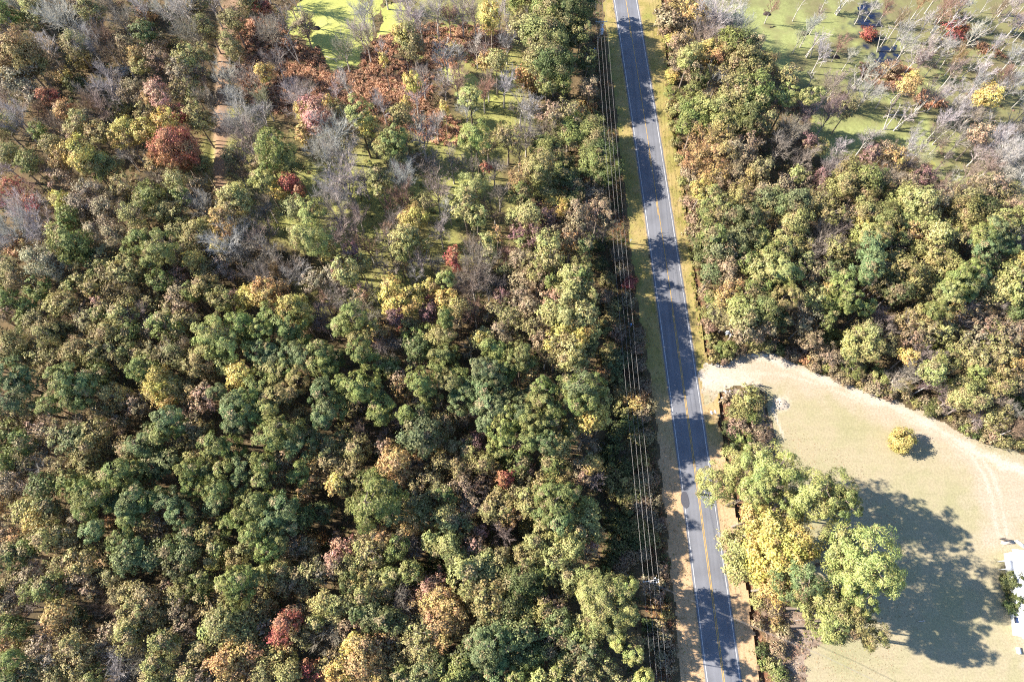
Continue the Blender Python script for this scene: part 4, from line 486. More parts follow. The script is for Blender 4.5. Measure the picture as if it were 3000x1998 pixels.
X, Y = np.meshgrid(np.linspace(gx0, gx1, nx + 1), np.linspace(gy0, gy1, ny + 1), indexing='ij')
Z = ditch_z(X, Y) - 0.0
idx = np.arange((nx + 1) * (ny + 1)).reshape(nx + 1, ny + 1)
F = np.stack([idx[:-1, :-1], idx[1:, :-1], idx[1:, 1:], idx[:-1, 1:]], -1).reshape(-1, 4)
g = Geo(); g.add(np.stack([X.ravel(), Y.ravel(), Z.ravel()], 1), F)
B = 1800.0
nb = len(X.ravel())
zc_ = lambda *p: p
sk = [(gx0, gy0), (gx1, gy0), (gx1, gy1), (gx0, gy1), (-B, -B), (B, -B), (B, B), (-B, B)]
g.add([(a, b, -0.02) for a, b in sk], [(0, 4, 5, 1), (1, 5, 6, 2), (2, 6, 7, 3), (3, 7, 4, 0)])
me = g.mesh("ground", [M_GROUND], True, attrs=False)
a = me.attributes.new("mask", 'FLOAT_COLOR', 'POINT')
c = np.zeros((nb + 8, 4), np.float32); c[:nb, :3] = np.stack(ground_attr(X.ravel(), Y.ravel()), 1); c[:, 3] = 1
a.data.foreach_set("color", c.ravel())
tag(link("ground", me), "brown leaf strewn forest floor", kind="structure")

# --- algae covered water
M_ALGAE = ground_mat("duckweed", [(0.30, (0.264, 0.283, 0.078)), (0.50, (0.347, 0.358, 0.105)), (0.70, (0.398, 0.401, 0.137))], 0.12, rough=0.75, scale2=2.4)
M_ALGAE2 = ground_mat("swamp_duckweed", [(0.30, (0.151, 0.130, 0.076)), (0.44, (0.176, 0.177, 0.076)), (0.54, (0.237, 0.257, 0.100)), (0.70, (0.309, 0.332, 0.140))], 0.06, mask=[(0.144, 0.116, 0.068), (0.015, 0.022, 0.048), None], rough=0.75, scale2=1.6)
for q in (POND, POND2, POND3, POND4):
    sheet("pond_water", q, 0.03, 0.25, M_ALGAE, 0.45, label="bright green duckweed covered pond water among rusty reeds")
PX_SW = at_arr(SWAMP)
def swamp_attr(x, y):
    # duller and browner towards the far right of the swamp
    far = np.clip((x - 72) / 34 + (y - 95) / 60 - 0.1 + 0.65 * wob(x, y, 6) + 0.3 * wob(y, x, 2.0), 0, 1) * 0.62
    d = np.full(np.shape(x), 9.0)
    for q in (OPENW, OPENW2): d = np.minimum(d, dist_line(at_arr(q + [q[0]]), x, y))
    d = np.minimum(d, dist_line(at_arr([(2535, 60), (2528, 100), (2560, 160), (2600, 170)]), x, y) * 0.8)
    spots = np.clip(0.75 - d / 3.2 + 0.55 * wob(x, y, 1.6), 0, 1)
    return far, spots, 0 * x
sheet("swamp_water", SWAMP, 0.03, 0.4, M_ALGAE2, 0.9, swamp_attr, label="swamp water under patchy green duckweed")
m, n, l, b = mat("dark_water"); b.inputs["Base Color"].default_value = (0.012, 0.02, 0.05, 1); b.inputs["Roughness"].default_value = 0.08; M_WATER = m
for q in (OPENW, OPENW2):
    sheet("open_water", q, 0.045, 0.18, M_WATER, 1.3, hole=lambda x, y: wob(x, y, 0.9) + 0.6 * wob(y, x, 2.0) > 0.25, label="dark blue patch of open water in the swamp")

# --- verges, lawn with its sandy driveway
M_VERGE_L = ground_mat("dry_verge_grass", [(0.32, (0.202, 0.179, 0.050)), (0.5, (0.302, 0.240, 0.091)), (0.68, (0.383, 0.282, 0.132))], 0.3, mask=[(0.474, 0.315, 0.187), (0.222, 0.221, 0.064), (0.343, 0.254, 0.155)], scale2=3.5, bump=0.4)
def verge_attr(x, y):
    dry = np.clip((42 - y) / 22 + 0.25 * wob(x, y, 5), 0, 1) * 0.95
    left = x < road_x(y)
    d = np.abs(x - road_x(y))
    lush = np.where(left, np.clip((d - 4.6) / 2.0 + 0.5 * wob(x, y, 2.0), 0, 1) * np.clip((y - 30) / 30, 0, 1) * 0.7, np.clip(0.45 * wob(x, y, 4.0), 0, 1) * np.clip((y - 40) / 30, 0, 1))
    shoulder = np.clip(1.0 - (d - HALF - 0.25) / 0.5, 0, 1)
    return dry, lush, shoulder
EDGE_ROAD_L = [(x - 1, y) for x, y in zip(EL, EY)]
EDGE_ROAD_R = [(x + 1, y) for x, y in zip(ER, EY)]
vl = LEFT_EDGE + [(2100, 2100)] + EDGE_ROAD_L[::-1] + [(1790, -60)]
vr = RIGHT_EDGE + [(2180, 2100)] + EDGE_ROAD_R[::-1] + [(1855, -60)]
on_road = lambda x, y: np.abs(x - road_x(y)) < HALF + 0.12
sheet("verge", vl, 0.025, 0.3, M_VERGE_L, 0.30, verge_attr, hole=on_road, label="grassy verge between the wire corridor and the road")
sheet("verge", vr, 0.025, 0.3, M_VERGE_L, 0.25, verge_attr, hole=on_road, label="dry grass verge between road and right hand ditch")
M_LAWN = ground_mat("dry_lawn", [(0.30, (0.267, 0.250, 0.136)), (0.46, (0.306, 0.272, 0.165)), (0.56, (0.332, 0.282, 0.184)), (0.72, (0.288, 0.268, 0.150))], 0.09, mask=[(0.375, 0.305, 0.235), (0.455, 0.392, 0.325), None], scale2=3.0, bump=0.25, mow=0.018)
def lawn_attr(x, y):
    d = dist_line(DRIVE, x, y); n1 = wob(x, y, 3.0)
    tan_ = np.clip(1.15 - d / 4.2 + 0.25 * n1, 0, 0.8)
    px_right = at(2880, 1450)
    tan_ = np.maximum(tan_, np.clip(1.0 - np.hypot(x - px_right.x - 6, (y - px_right.y) * 0.7) / 10.5 + 0.2 * n1, 0, 0.75))
    hs = at(3000, 1800); tan_ = np.maximum(tan_, np.clip(1.3 - np.abs(x - hs.x + 0.3) / 2.2 + 0.3 * n1, 0, 0.9) * (y < at(2980, 1690).y))
    ruts = np.maximum(np.exp(-((d - 0.75) / 0.33) ** 2), 0) * np.clip(0.55 + 0.5 * wob(x, y, 4.5), 0, 1)
    mouth = at(2110, 1105); dm = np.hypot((x - mouth.x) / 6.5, (y - mouth.y) / 3.1)
    wht = np.clip(1.25 - dm + 0.25 * n1, 0, 0.95)
    band = np.clip(1.15 - dist_line(SANDBAND, x, y) / 0.95 + 0.45 * wob(x, y, 1.8), 0, 0.85)
    pth = np.clip(0.9 - dist_line(PATHLINE, x, y) / 0.35 + 0.3 * wob(x, y, 1.5), 0, 0.8)
    md = at(2290, 1183); mound = np.clip(1.4 - np.hypot(x - md.x, y - md.y) / 1.35 + 0.2 * n1, 0, 0.9)
    return tan_, np.maximum.reduce([wht, band, ruts * 0.7 * (d < 2.5), pth, mound]), 0 * x
sheet("lawn", LAWN, 0.04, 0.3, M_LAWN, 0.35, lawn_attr, hole=lambda x, y: np.abs(x - road_x(y)) < HALF + 0.2, label="mown straw coloured lawn crossed by a sandy driveway")
ISLAND = [(2108, 1160), (2150, 1130), (2235, 1148), (2262, 1240), (2285, 1330), (2330, 1440), (2330, 1560), (2335, 1700), (2405, 1800), (2420, 1870), (2356, 1930), (2360, 2100), (2250, 2100), (2225, 1998), (2199, 1842), (2180, 1700), (2160, 1553), (2118, 1332)]
M_SCRUB = ground_mat("scrub_soil", [(0.34, (0.143, 0.090, 0.060)), (0.5, (0.247, 0.184, 0.139)), (0.66, (0.345, 0.277, 0.225))], 0.35, scale2=3.0, bump=0.5)
sheet("scrub_ground", ISLAND, 0.032, 0.3, M_SCRUB, 0.5, hole=lambda x, y: ditch_z(x, y) < -0.06, label="bare pinkish scrub soil beside the roadside ditch")

# ------------------------------------------------------------------ stuff: undergrowth, reeds, grass
def clumps(name, polys, n, palette, h, rad, per, la, lb, label, cat, avoid=None, seed=1, twig=0, mound=0.0, up=0.4):
    global rng
    keep = rng; rng = np.random.default_rng(seed)
    g = Geo()
    P = []
    tot = sum(max(1.0, np.prod(np.ptp(at_arr(q), axis=0))) for q in polys)
    for q in polys:
        A = at_arr(q); lo, hi = A.min(0), A.max(0)
        k = int(n * np.prod(hi - lo) / tot)
        p = rng.uniform(lo, hi, (k, 2)); p = p[inside(A, p[:, 0], p[:, 1])]
        P.append(p)
    P = np.concatenate(P)
    if avoid is not None: P = P[~avoid(P[:, 0], P[:, 1])]
    N = len(P)
    pal = np.array(palette); t = (wob(P[:, 0], P[:, 1], 5.0) * 0.28 + 0.5 + rng.normal(size=N) * 0.16).clip(0, 0.999)
    col = pal[(t * len(pal)).astype(int)] * rng.uniform(0.75, 1.25, (N, 1))
    big = np.clip(0.55 + 0.45 * wob(P[:, 0] + 40, P[:, 1], 3.0) + rng.normal(size=N) * 0.15, 0.15, 1.25)
    hh = h * big; rr = rad * (0.6 + 0.5 * big)
    base = np.repeat(np.arange(N), per); M = len(base)
    d = unit(M); d[:, 2] = np.abs(d[:, 2])
    rr2 = rng.uniform(0.3, 1.0, M) ** 0.6
    C = np.stack([P[base, 0] + d[:, 0] * rr[base] * rr2, P[base, 1] + d[:, 1] * rr[base] * rr2, ditch_z(P[:, 0], P[:, 1])[base] + 0.05 + d[:, 2] * hh[base] * rr2], 1)
    nm = d + unit(M) * 0.7 + np.array([0, 0, up])
    g.leaves(C, nm, la, lb, 0, np.clip(rng.uniform(0.3, 0.7, N)[base] + rng.normal(size=M) * 0.15, 0, 1), None, col[base])
    if twig:
        b2 = np.repeat(np.arange(N), twig); d2 = unit(len(b2)); d2[:, 2] = np.abs(d2[:, 2]) + 0.4
        A0 = np.stack([P[b2, 0], P[b2, 1], ditch_z(P[b2, 0], P[b2, 1])], 1); A1 = A0 + d2 * (hh[b2] * rng.uniform(0.6, 1.3, len(b2)))[:, None]
        g.twigs(A0, A1, 0.014, 0.005, 1)
    o = link(name, g.mesh(name, [M_STUFF, M_TWIG]))
    rng = keep
    return tag(o, label, cat, None, "stuff")
def wet(x, y):
    r = np.zeros(np.shape(x), bool)
    for q in (POND, POND2, POND3, POND4, REEDS_L): r |= inside(at_arr(q), x, y)
    r |= dist_line(DITCH_L, x, y) < 1.0
    r |= dist_line(TRACK, x, y) < 1.5
    d = dist_line(GLADE, x, y)
    r |= (d < 11) & (np.sin(x * 12.9898 + y * 78.233) * 43758.5453 % 1.0 < 0.72)
    return r
LEFTW = [(-300, -100), (1755, -100), (1768, 110), (1785, 238), (1812, 467), (1834, 666), (1853, 836), (1890, 1091), (1921, 1332), (1952, 1608), (1972, 1820), (1996, 2100), (-300, 2100)]
RIGHTW = [(1948, -60), (1977, 361), (2024, 666), (2049, 870), (2082, 1055), (2112, 1066), (2180, 1030), (2250, 1026), (2326, 1056), (2390, 1086), (2505, 1128), (2632, 1170), (2717, 1204), (2815, 1258), (2879, 1293), (3000, 1318), (3300, 1300), (3250, 620), (3120, 640), (2920, 580), (2840, 610), (2770, 560), (2720, 490), (2640, 450), (2560, 430), (2500, 475), (2420, 490), (2360, 455), (2365, 330), (2335, 270), (2275, 225), (2255, 170), (2180, 130), (2140, 70), (2050, 30), (2000, -60)]
BROWNS = [(0.180, 0.106, 0.065), (0.212, 0.146, 0.085), (0.187, 0.163, 0.065), (0.106, 0.126, 0.041), (0.073, 0.106, 0.041), (0.163, 0.146, 0.065), (0.236, 0.172, 0.106)]
clumps("undergrowth", [LEFTW], 25000, BROWNS, 1.1, 0.65, 12, 0.15, 0.095, "brown and olive undergrowth below the left woods", "undergrowth", wet, 3, 2)
clumps("undergrowth", [RIGHTW], 10000, BROWNS, 1.1, 0.65, 12, 0.15, 0.095, "brown and olive undergrowth below the right woods", "undergrowth", None, 4, 2)
clumps("roadside_weeds", [ROADSIDE], 3600, [(0.24, 0.10, 0.045), (0.26, 0.13, 0.06), (0.20, 0.14, 0.06), (0.13, 0.13, 0.045), (0.22, 0.12, 0.06)], 0.8, 0.5, 14, 0.15, 0.05, "rust brown weeds under the power wires", "weeds", None, 5, 4)
clumps("scrub_weeds", [ISLAND], 1500, [(0.36, 0.26, 0.17), (0.30, 0.19, 0.12), (0.22, 0.20, 0.07), (0.40, 0.31, 0.22)], 0.5, 0.4, 10, 0.12, 0.05, "dry tan weeds on the bare scrub soil", "weeds", None, 6, 4)
clumps("ditch_weeds", [[(x - 9, y) for x, y in RIGHT_EDGE[:8]] + [(x + 12, y) for x, y in RIGHT_EDGE[:8]][::-1]], 900, [(0.26, 0.27, 0.06), (0.22, 0.24, 0.06), (0.30, 0.20, 0.10), (0.16, 0.19, 0.05)], 0.55, 0.4, 12, 0.12, 0.07, "yellow green weeds along the right hand ditch", "weeds", None, 8, 2)
SWAMP_SCRUB = [(2560, -60), (2720, 60), (2640, 260), (2700, 330), (2660, 430), (2800, 520), (2860, 580), (3200, 560), (3200, -60)]
def open_swamp(x, y):
    return (wob(x, y, 5.0) + 0.5 * wob(y, x, 2.0) < 0.25) | inside(at_arr(OPENW), x, y) | inside(at_arr(OPENW2), x, y)
clumps("swamp_scrub", [SWAMP_SCRUB], 3800, [(0.27, 0.165, 0.115), (0.30, 0.21, 0.14), (0.24, 0.22, 0.09), (0.20, 0.12, 0.10), (0.33, 0.26, 0.17), (0.26, 0.25, 0.10)], 0.8, 0.6, 12, 0.14, 0.07, "brown grey scrub spread through the far swamp", "scrub", open_swamp, 9, 5)
def reeds(name, polys, n, label, seed, hgt=1.5):
    """stooping rusty reed tussocks"""
    global rng
    keep = rng; rng = np.random.default_rng(seed)
    g = Geo(); P = []
    for q in polys:
        A = at_arr(q); lo, hi = A.min(0), A.max(0)
        p = rng.uniform(lo, hi, (int(n * np.prod(hi - lo)), 2)); P.append(p[inside(A, p[:, 0], p[:, 1])])
    P = np.concatenate(P)
    dw = np.full(len(P), 9.0)
    inw = np.zeros(len(P), bool)
    for q in (POND, POND2, POND3, POND4): inw |= inside(at_arr(q), P[:, 0], P[:, 1])
    P = P[~inw & (dist_line(TRACK, P[:, 0], P[:, 1]) > 1.4)]
    N = len(P); per = 26
    tone = rng.uniform(0.15, 0.85, N)
    pal = np.array([(0.50, 0.29, 0.165), (0.58, 0.35, 0.205), (0.42, 0.235, 0.135), (0.62, 0.41, 0.25)])
    col = pal[rng.integers(0, 4, N)] * (0.9 + 0.2 * wob(P[:, 0], P[:, 1], 6.0))[:, None]
    b = np.repeat(np.arange(N), per); M = len(b)
    size = rng.uniform(0.6, 1.15, N) * np.clip(0.8 + 0.3 * wob(P[:, 0], P[:, 1], 2.5), 0.4, 1.2)
    lean = rng.normal(size=(N, 2)) * 0.35
    ph = rng.uniform(0, 6.28, M); s = rng.uniform(0.1, 1.0, M) ** 0.7
    dirx = np.cos(ph) * s * 0.85 + lean[b, 0]; diry = np.sin(ph) * s * 0.85 + lean[b, 1]
    dz = np.sqrt(np.clip(1.2 - s ** 2, 0.1, 1))
    D = np.stack([dirx, diry, dz], 1); D /= np.linalg.norm(D, axis=1)[:, None]
    L = hgt * size[b] * rng.uniform(0.75, 1.1, M)
    root = np.stack([P[b, 0] + dirx * 0.12, P[b, 1] + diry * 0.12, np.zeros(M)], 1)
    mid_ = root + D * (L * 0.62)[:, None]
    tip = mid_ + (D * np.array([1.5, 1.5, -0.35])) * (L * 0.42)[:, None]
    side = np.cross(D, unit(M)); side /= np.linalg.norm(side, axis=1)[:, None]
    wd = 0.055
    V = np.stack([root - side * wd * 0.6, root + side * wd * 0.6, mid_ + side * wd, mid_ - side * wd, tip], 1).reshape(-1, 3)
    o_ = np.arange(M)[:, None] * 5
    lf = np.zeros((M, 3)); lf[:, 0] = np.clip(tone[b] + rng.normal(size=M) * 0.15, 0, 1); lf[:, 1] = rng.uniform(0.3, 0.7, M)
    g.add(V, o_ + np.array([[0, 1, 2, 3]]), 0, lf, col[b])
    g.f.append(o_ + np.array([[3, 2, 4]]) + (g.n - len(V))); g.m.append(np.zeros(M, np.int32))
    a_ = np.ones((M, 4)); a_[:, :3] = lf; g.a.append(a_); c_ = np.ones((M, 4)); c_[:, :3] = col[b]; g.c.append(c_)
    o = link(name, g.mesh(name, [M_STUFF]))
    rng = keep
    return tag(o, label, "reeds", None, "stuff")
reeds("reed_bed", [REEDS_L], 1.9, "rust brown reeds around the green pond", 21)
reeds("reed_bed", [REEDS_R, REEDS_R2, REEDS_R3], 1.9, "rust brown reeds on islands in the swamp", 22)

LITTER = [(2130, 1300), (2300, 1250), (2480, 1330), (2640, 1520), (2700, 1760), (2620, 1960), (2400, 1998), (2330, 1800), (2290, 1500)]
clumps("fallen_leaves", [LITTER], 2600, [(0.40, 0.30, 0.17), (0.30, 0.20, 0.10), (0.45, 0.36, 0.22), (0.22, 0.14, 0.08)], 0.03, 1.6, 3, 0.075, 0.05, "fallen leaves strewn on the lawn round the pines", "leaves", lambda x, y: np.abs(x - road_x(y)) < HALF + 0.3, 12, 0, up=3.0)

VL_ = [(x + 3, y) for x, y in LEFT_EDGE[1:-1]] + [(x - 6, y) for x, y in zip(EL, EY)][::-1]
VR_ = [(x - 3, y) for x, y in RIGHT_EDGE[1:-1]] + [(x + 6, y) for x, y in zip(ER, EY)][::-1]
clumps("verge_tufts", [VL_, VR_], 4200, [(0.30, 0.25, 0.11), (0.22, 0.22, 0.07), (0.36, 0.27, 0.15), (0.40, 0.30, 0.18), (0.27, 0.24, 0.10)], 0.16, 0.30, 7, 0.10, 0.025, "grass tufts and dry leaves on the road verges", "grass", lambda x, y: np.abs(x - road_x(y)) < HALF + 0.45, 14, 0, up=0.8)
# ------------------------------------------------------------------ tree prototypes (built once, copied below)
def dome_points(n, low=-0.25, jit=0.22):
    """points over the upper part of a lobed unit dome"""
    i = np.arange(n) + 0.5
    z = 1 - (1 - low) * i / n
    ph = i * 2.39996 + rng.uniform(0, 6.28)
    s = np.sqrt(np.maximum(0, 1 - z * z))
    D = np.stack([s * np.cos(ph), s * np.sin(ph), z], 1) + rng.normal(size=(n, 3)) * jit
    D /= np.linalg.norm(D, axis=1)[:, None]
    L = unit(9); L[:, 2] = np.abs(L[:, 2]) - 0.15; L /= np.linalg.norm(L, axis=1)[:, None]
    f = 0.60 + 0.50 * np.clip(np.max(D @ L.T, axis=1), 0, 1) ** 6
    f *= rng.uniform(0.80, 1.12, n)
    return D, np.minimum(f, 1.2)
def heights(kind, r):
    if kind == 'P': return 11.3 + 1.25 * r, 1.8 * r + 1.4
    if kind == 'B': return 8.2 + 1.5 * r, 1.9 * r + 1.6
    if kind == 'S': return 7.0 + 1.5 * r, 2.0 * r + 1.6
    if kind == 'N': return 5.8 + 1.5 * r, 2.1 * r + 1.5
    if kind == 'K': return 7.6 + 0.8 * r, 5.0
    if kind == 'U': return 1.35 * r, 1.35 * r
    if kind == 'C': return 1.75 * r, 1.75 * r
def limb(g, a, b, r0, r1, k=4, sag=0.0, n=5, m=0):
    t = np.linspace(0, 1, n)[:, None]
    P = a + (b - a) * t
    P = P + rng.normal(size=(n, 3)) * np.linalg.norm(b - a) * 0.035 * np.sin(t * 3.14)
    P[:, 2] -= sag * (np.sin(t[:, 0] * 3.14)) * np.linalg.norm(b - a)
    g.tube(P, r0 + (r1 - r0) * t[:, 0], k, m)
    return P
def trunk_path(H, lean=0.03):
    n = 9; t = np.linspace(0, 1, n)
    b = rng.normal(size=2) * lean * H
    P = np.stack([b[0] * t ** 2 + 0.02 * H * np.sin(t * 5 + rng.uniform(0, 6)) * t, b[1] * t ** 2 + 0.02 * H * np.sin(t * 4 + rng.uniform(0, 6)) * t, H * t], 1)
    return P
def on_path(P, z):
    return np.array([np.interp(z, P[:, 2], P[:, 0]), np.interp(z, P[:, 2], P[:, 1]), z])

def proto_leafy(kind, r, seed):
    """returns (crown mesh, trunk mesh): pine P, broadleaf B, thin brown crown S, bush U, evergreen C"""
    global rng
    rng = np.random.default_rng(seed)
    H, hc = heights(kind, r)
    zc = H - hc / 2
    g, tr = Geo(), Geo()
    low = {'P': -0.5, 'B': -0.45, 'S': -0.45, 'U': -0.75, 'C': -0.85}[kind]
    dens = {'P': 8.5, 'B': 10.0, 'S': 9.0, 'U': 11.0, 'C': 12.0}[kind]
    n = max(14, int(dens * r ** 1.55)) + (6 if kind in 'PB' else 0)
    D, f = dome_points(n, low)
    if kind == 'C': f = 0.86 + 0.1 * rng.uniform(-1, 1, n)
    C = D * f[:, None] * np.array([r * 0.93, r * 0.93, hc / 2 * 0.92])
    ni = n // 4                                            # some clumps inside the crown
    Ci = unit(ni) * rng.uniform(0.2, 0.65, (ni, 1)) * np.array([r, r, hc / 2])
    C = np.concatenate([C, Ci]); C[:, 2] += zc
    keep = rng.uniform(size=len(C)) > {'P': 0.22 if r < 3 else 0.40, 'B': 0.12, 'S': 0.18, 'U': 0.08, 'C': 0.0}[kind]
    C = C[keep]; n = len(C)
    rc = {'P': 0.30 + 0.15 * r}.get(kind, 0.27 + 0.125 * r) * rng.uniform(0.5, 1.4, n)
    if kind == 'C': rc *= 0.8
    ptone = rng.uniform(0.36, 0.64, n)                      # each bough its own tone
    phue = np.clip(0.5 + 0.2 * rng.normal(size=n) + 0.25 * np.sin(C[:, 0] * 1.3 / r + C[:, 1] / r), 0.05, 0.95)
    centre = np.array([0, 0, zc])
    out = (C - centre) / np.array([r, r, hc / 2]); out /= np.linalg.norm(out, axis=1)[:, None] + 1e-6
    ll, lt, la, aa, nn_, cc = [], [], [], [], [], []
    if kind == 'P':
        per = 95
        for i in range(n):
            k = int(per * (0.6 + 0.55 * rc[i])) + 10
            d = unit(k); d[:, 2] = np.abs(d[:, 2]) * 1.0 - 0.25
            d += out[i] * 0.45; d /= np.linalg.norm(d, axis=1)[:, None]
            rad = rc[i] * rng.uniform(0.25, 1.0, (k, 1)) ** 0.6
            p = C[i] + d * rad * np.array([1, 1, 0.8])
            al = d + rng.normal(size=(k, 3)) * 0.35
            nm = unit(k) * 0.6 + d * 0.6 + out[i] * 0.6; nm[:, 2] += 0.15
            acc = np.where(rng.uniform(size=k) < 0.035, 0.8, 0.0)
            if rng.uniform() < 0.05: acc = np.where(rng.uniform(size=k) < 0.45, 0.85, 0)
            g.leaves(p, nm, 0.19, 0.055, 0, np.clip(ptone[i] + rng.normal(size=k) * 0.24, 0, 1), acc, along=al, hue=phue[i])
    else:
        la_, lb_ = {'B': (0.155, 0.10), 'S': (0.135, 0.09), 'U': (0.13, 0.085), 'C': (0.13, 0.065)}[kind]
        cover = {'B': 1.15, 'S': 0.72, 'U': 0.95, 'C': 2.2}[kind]
        for i in range(n):
            k = int(cover * 2 * 3.14 * rc[i] ** 2 / (2 * la_ * lb_) * 0.72 * rng.uniform(0.6, 1.3)) + 8
            d = unit(k); d[:, 2] = np.abs(d[:, 2]) - 0.3 * rng.uniform(size=k)
            d += out[i] * 0.35; d /= np.linalg.norm(d, axis=1)[:, None]
            rad = rc[i] * (0.25 + 1.0 * rng.uniform(size=(k, 1)) ** 0.6) * np.where(rng.uniform(size=(k, 1)) < 0.15, 1.45, 1.0)
            p = C[i] + d * rad * rng.uniform(0.65, 1.5, 3)
            nm = d * 0.7 + out[i] * 0.7 + unit(k) * 0.7 + np.array([0, 0, 0.15])
            acc = np.full(k, 0.55 if (kind in 'BS' and rng.uniform() < 0.14) else 0.0)
            if kind == 'S': acc = np.where(rng.uniform(size=k) < 0.10, 0.6, 0.0)
            g.leaves(p, nm, la_, lb_, 0, np.clip(ptone[i] + rng.normal(size=k) * 0.26, 0, 1), acc, hue=phue[i])
        if kind in 'SUB':                                  # bare twigs poking through the thin crown
            T0, T1 = [], []
            for i in range(n):
                k = int({'S': 15, 'U': 12, 'B': 5}[kind] * rc[i]) + (1 if kind == 'B' else 4)
                d = unit(k); d[:, 2] = np.abs(d[:, 2]); d += out[i] * 0.8; d /= np.linalg.norm(d, axis=1)[:, None]
                T0.append(C[i] - out[i] * rc[i] * 0.6 + rng.normal(size=(k, 3)) * 0.08); T1.append(C[i] + d * rc[i] * rng.uniform(0.7, 1.25, (k, 1)))
            g.twigs(np.concatenate(T0), np.concatenate(T1), 0.022, 0.008, 1)
    # trunk and limbs
    if kind in 'PBS':
        P = trunk_path(H * (0.93 if kind == 'P' else 0.8))
        r0 = 0.085 + 0.05 * r
        tr.tube(P, np.linspace(r0, r0 * 0.22, len(P)) , 7)
        for i in rng.permutation(n)[:max(8, n // (2 if kind != 'P' else 3))]:
            za = max(H - hc * 1.02, C[i][2] - np.hypot(C[i][0], C[i][1]) * (0.25 if kind == 'P' else 0.75) - 0.2)
            za = min(za, P[-1, 2])
            limb(tr, on_path(P, za), C[i], r0 * 0.32, 0.025, 4, 0.05)
    else:
        for i in rng.permutation(n)[:max(7, n // 3)]:
            limb(tr, np.array([0, 0, -0.05]) + np.append(rng.normal(size=2) * 0.1 * r, 0), C[i], 0.045, 0.015, 4, 0.0, 4)
    return g, tr

def proto_bare(kind, r, seed):
    global rng
    rng = np.random.default_rng(seed)
    H, hc = heights(kind, r)
    g, tr = Geo(), Geo()
    A, B, ra, rb = [], [], [], []
    if kind == 'N':
        P = trunk_path(H * 0.72, 0.035)
        r0 = 0.075 + 0.045 * r
        tr.tube(P, np.linspace(r0, r0 * 0.3, len(P)), 7)
        nb = int(6 + 2.6 * r)
        for i in range(nb):
            z0 = H - hc + (hc * 0.62) * (i / nb) ** 0.8 * rng.uniform(0.7, 1.0)
            z0 = min(max(z0, H * 0.22), P[-1, 2])
            a = on_path(P, z0); ph = i * 2.4 + rng.uniform(-0.5, 0.5)
            el = R(rng.uniform(38, 68)) + 0.35 * (i / nb)
            L = min(r / max(0.3, math.cos(el)), (H - z0) / math.sin(el)) * rng.uniform(0.8, 1.05)
            d = np.array([math.cos(ph) * math.cos(el), math.sin(ph) * math.cos(el), math.sin(el)])
            Q = limb(g, a, a + d * L, r0 * 0.42, 0.022, 5, -0.05, 7)
            for j in range(int(5 + L * 1.9)):
                t = rng.uniform(0.25, 1.0); q = Q[0] + (Q[-1] - Q[0]) * t
                q = np.array([np.interp(t, np.linspace(0, 1, 7), Q[:, c]) for c in range(3)])
                d2 = d + unit(1)[0] * 0.75 + np.array([0, 0, 0.25]); d2 /= np.linalg.norm(d2)
                L2 = L * rng.uniform(0.22, 0.42) * (1.15 - 0.5 * t) + 0.25
                A.append(q); B.append(q + d2 * L2); ra.append(0.030); rb.append(0.011)
                for _ in range(int(3 + L2 * 3.2)):
                    t3 = rng.uniform(0.2, 1.0); q3 = q + d2 * L2 * t3
                    d3 = d2 + unit(1)[0] * 0.8 + np.array([0, 0, 0.2]); d3 /= np.linalg.norm(d3)
                    A.append(q3); B.append(q3 + d3 * L2 * rng.uniform(0.35, 0.75)); ra.append(0.014); rb.append(0.006)
    else:                                                   # K: slender swamp trees, one to four stems
        stems = [1, 2, 4][seed % 3]
        for s in range(stems):
            h = H * rng.uniform(0.7, 1.0)
            P = trunk_path(h, 0.05 + 0.03 * stems); P[:, :2] += rng.normal(size=2) * 0.25 * (stems > 1)
            P[:, :2] += np.outer(np.linspace(0, 1, len(P)), rng.normal(size=2) * 0.6 * (stems > 1))
            tr.tube(P, np.linspace(0.105, 0.03, len(P)), 6)
            for j in range(9):
                z0 = h * rng.uniform(0.45, 0.98); a = on_path(P, z0); ph = rng.uniform(0, 6.28); el = R(rng.uniform(40, 70))
                d = np.array([math.cos(ph) * math.cos(el), math.sin(ph) * math.cos(el), math.sin(el)]); L = rng.uniform(0.8, 2.2)
                A.append(a); B.append(a + d * L); ra.append(0.034); rb.append(0.012)
                for _ in range(4):
                    t3 = rng.uniform(0.3, 1); d3 = d + unit(1)[0] * 0.7; d3 /= np.linalg.norm(d3)
                    A.append(a + d * L * t3); B.append(a + d * L * t3 + d3 * rng.uniform(0.3, 0.8)); ra.append(0.015); rb.append(0.007)
    g.twigs(A, B, np.array(ra), np.array(rb))
    return g, tr

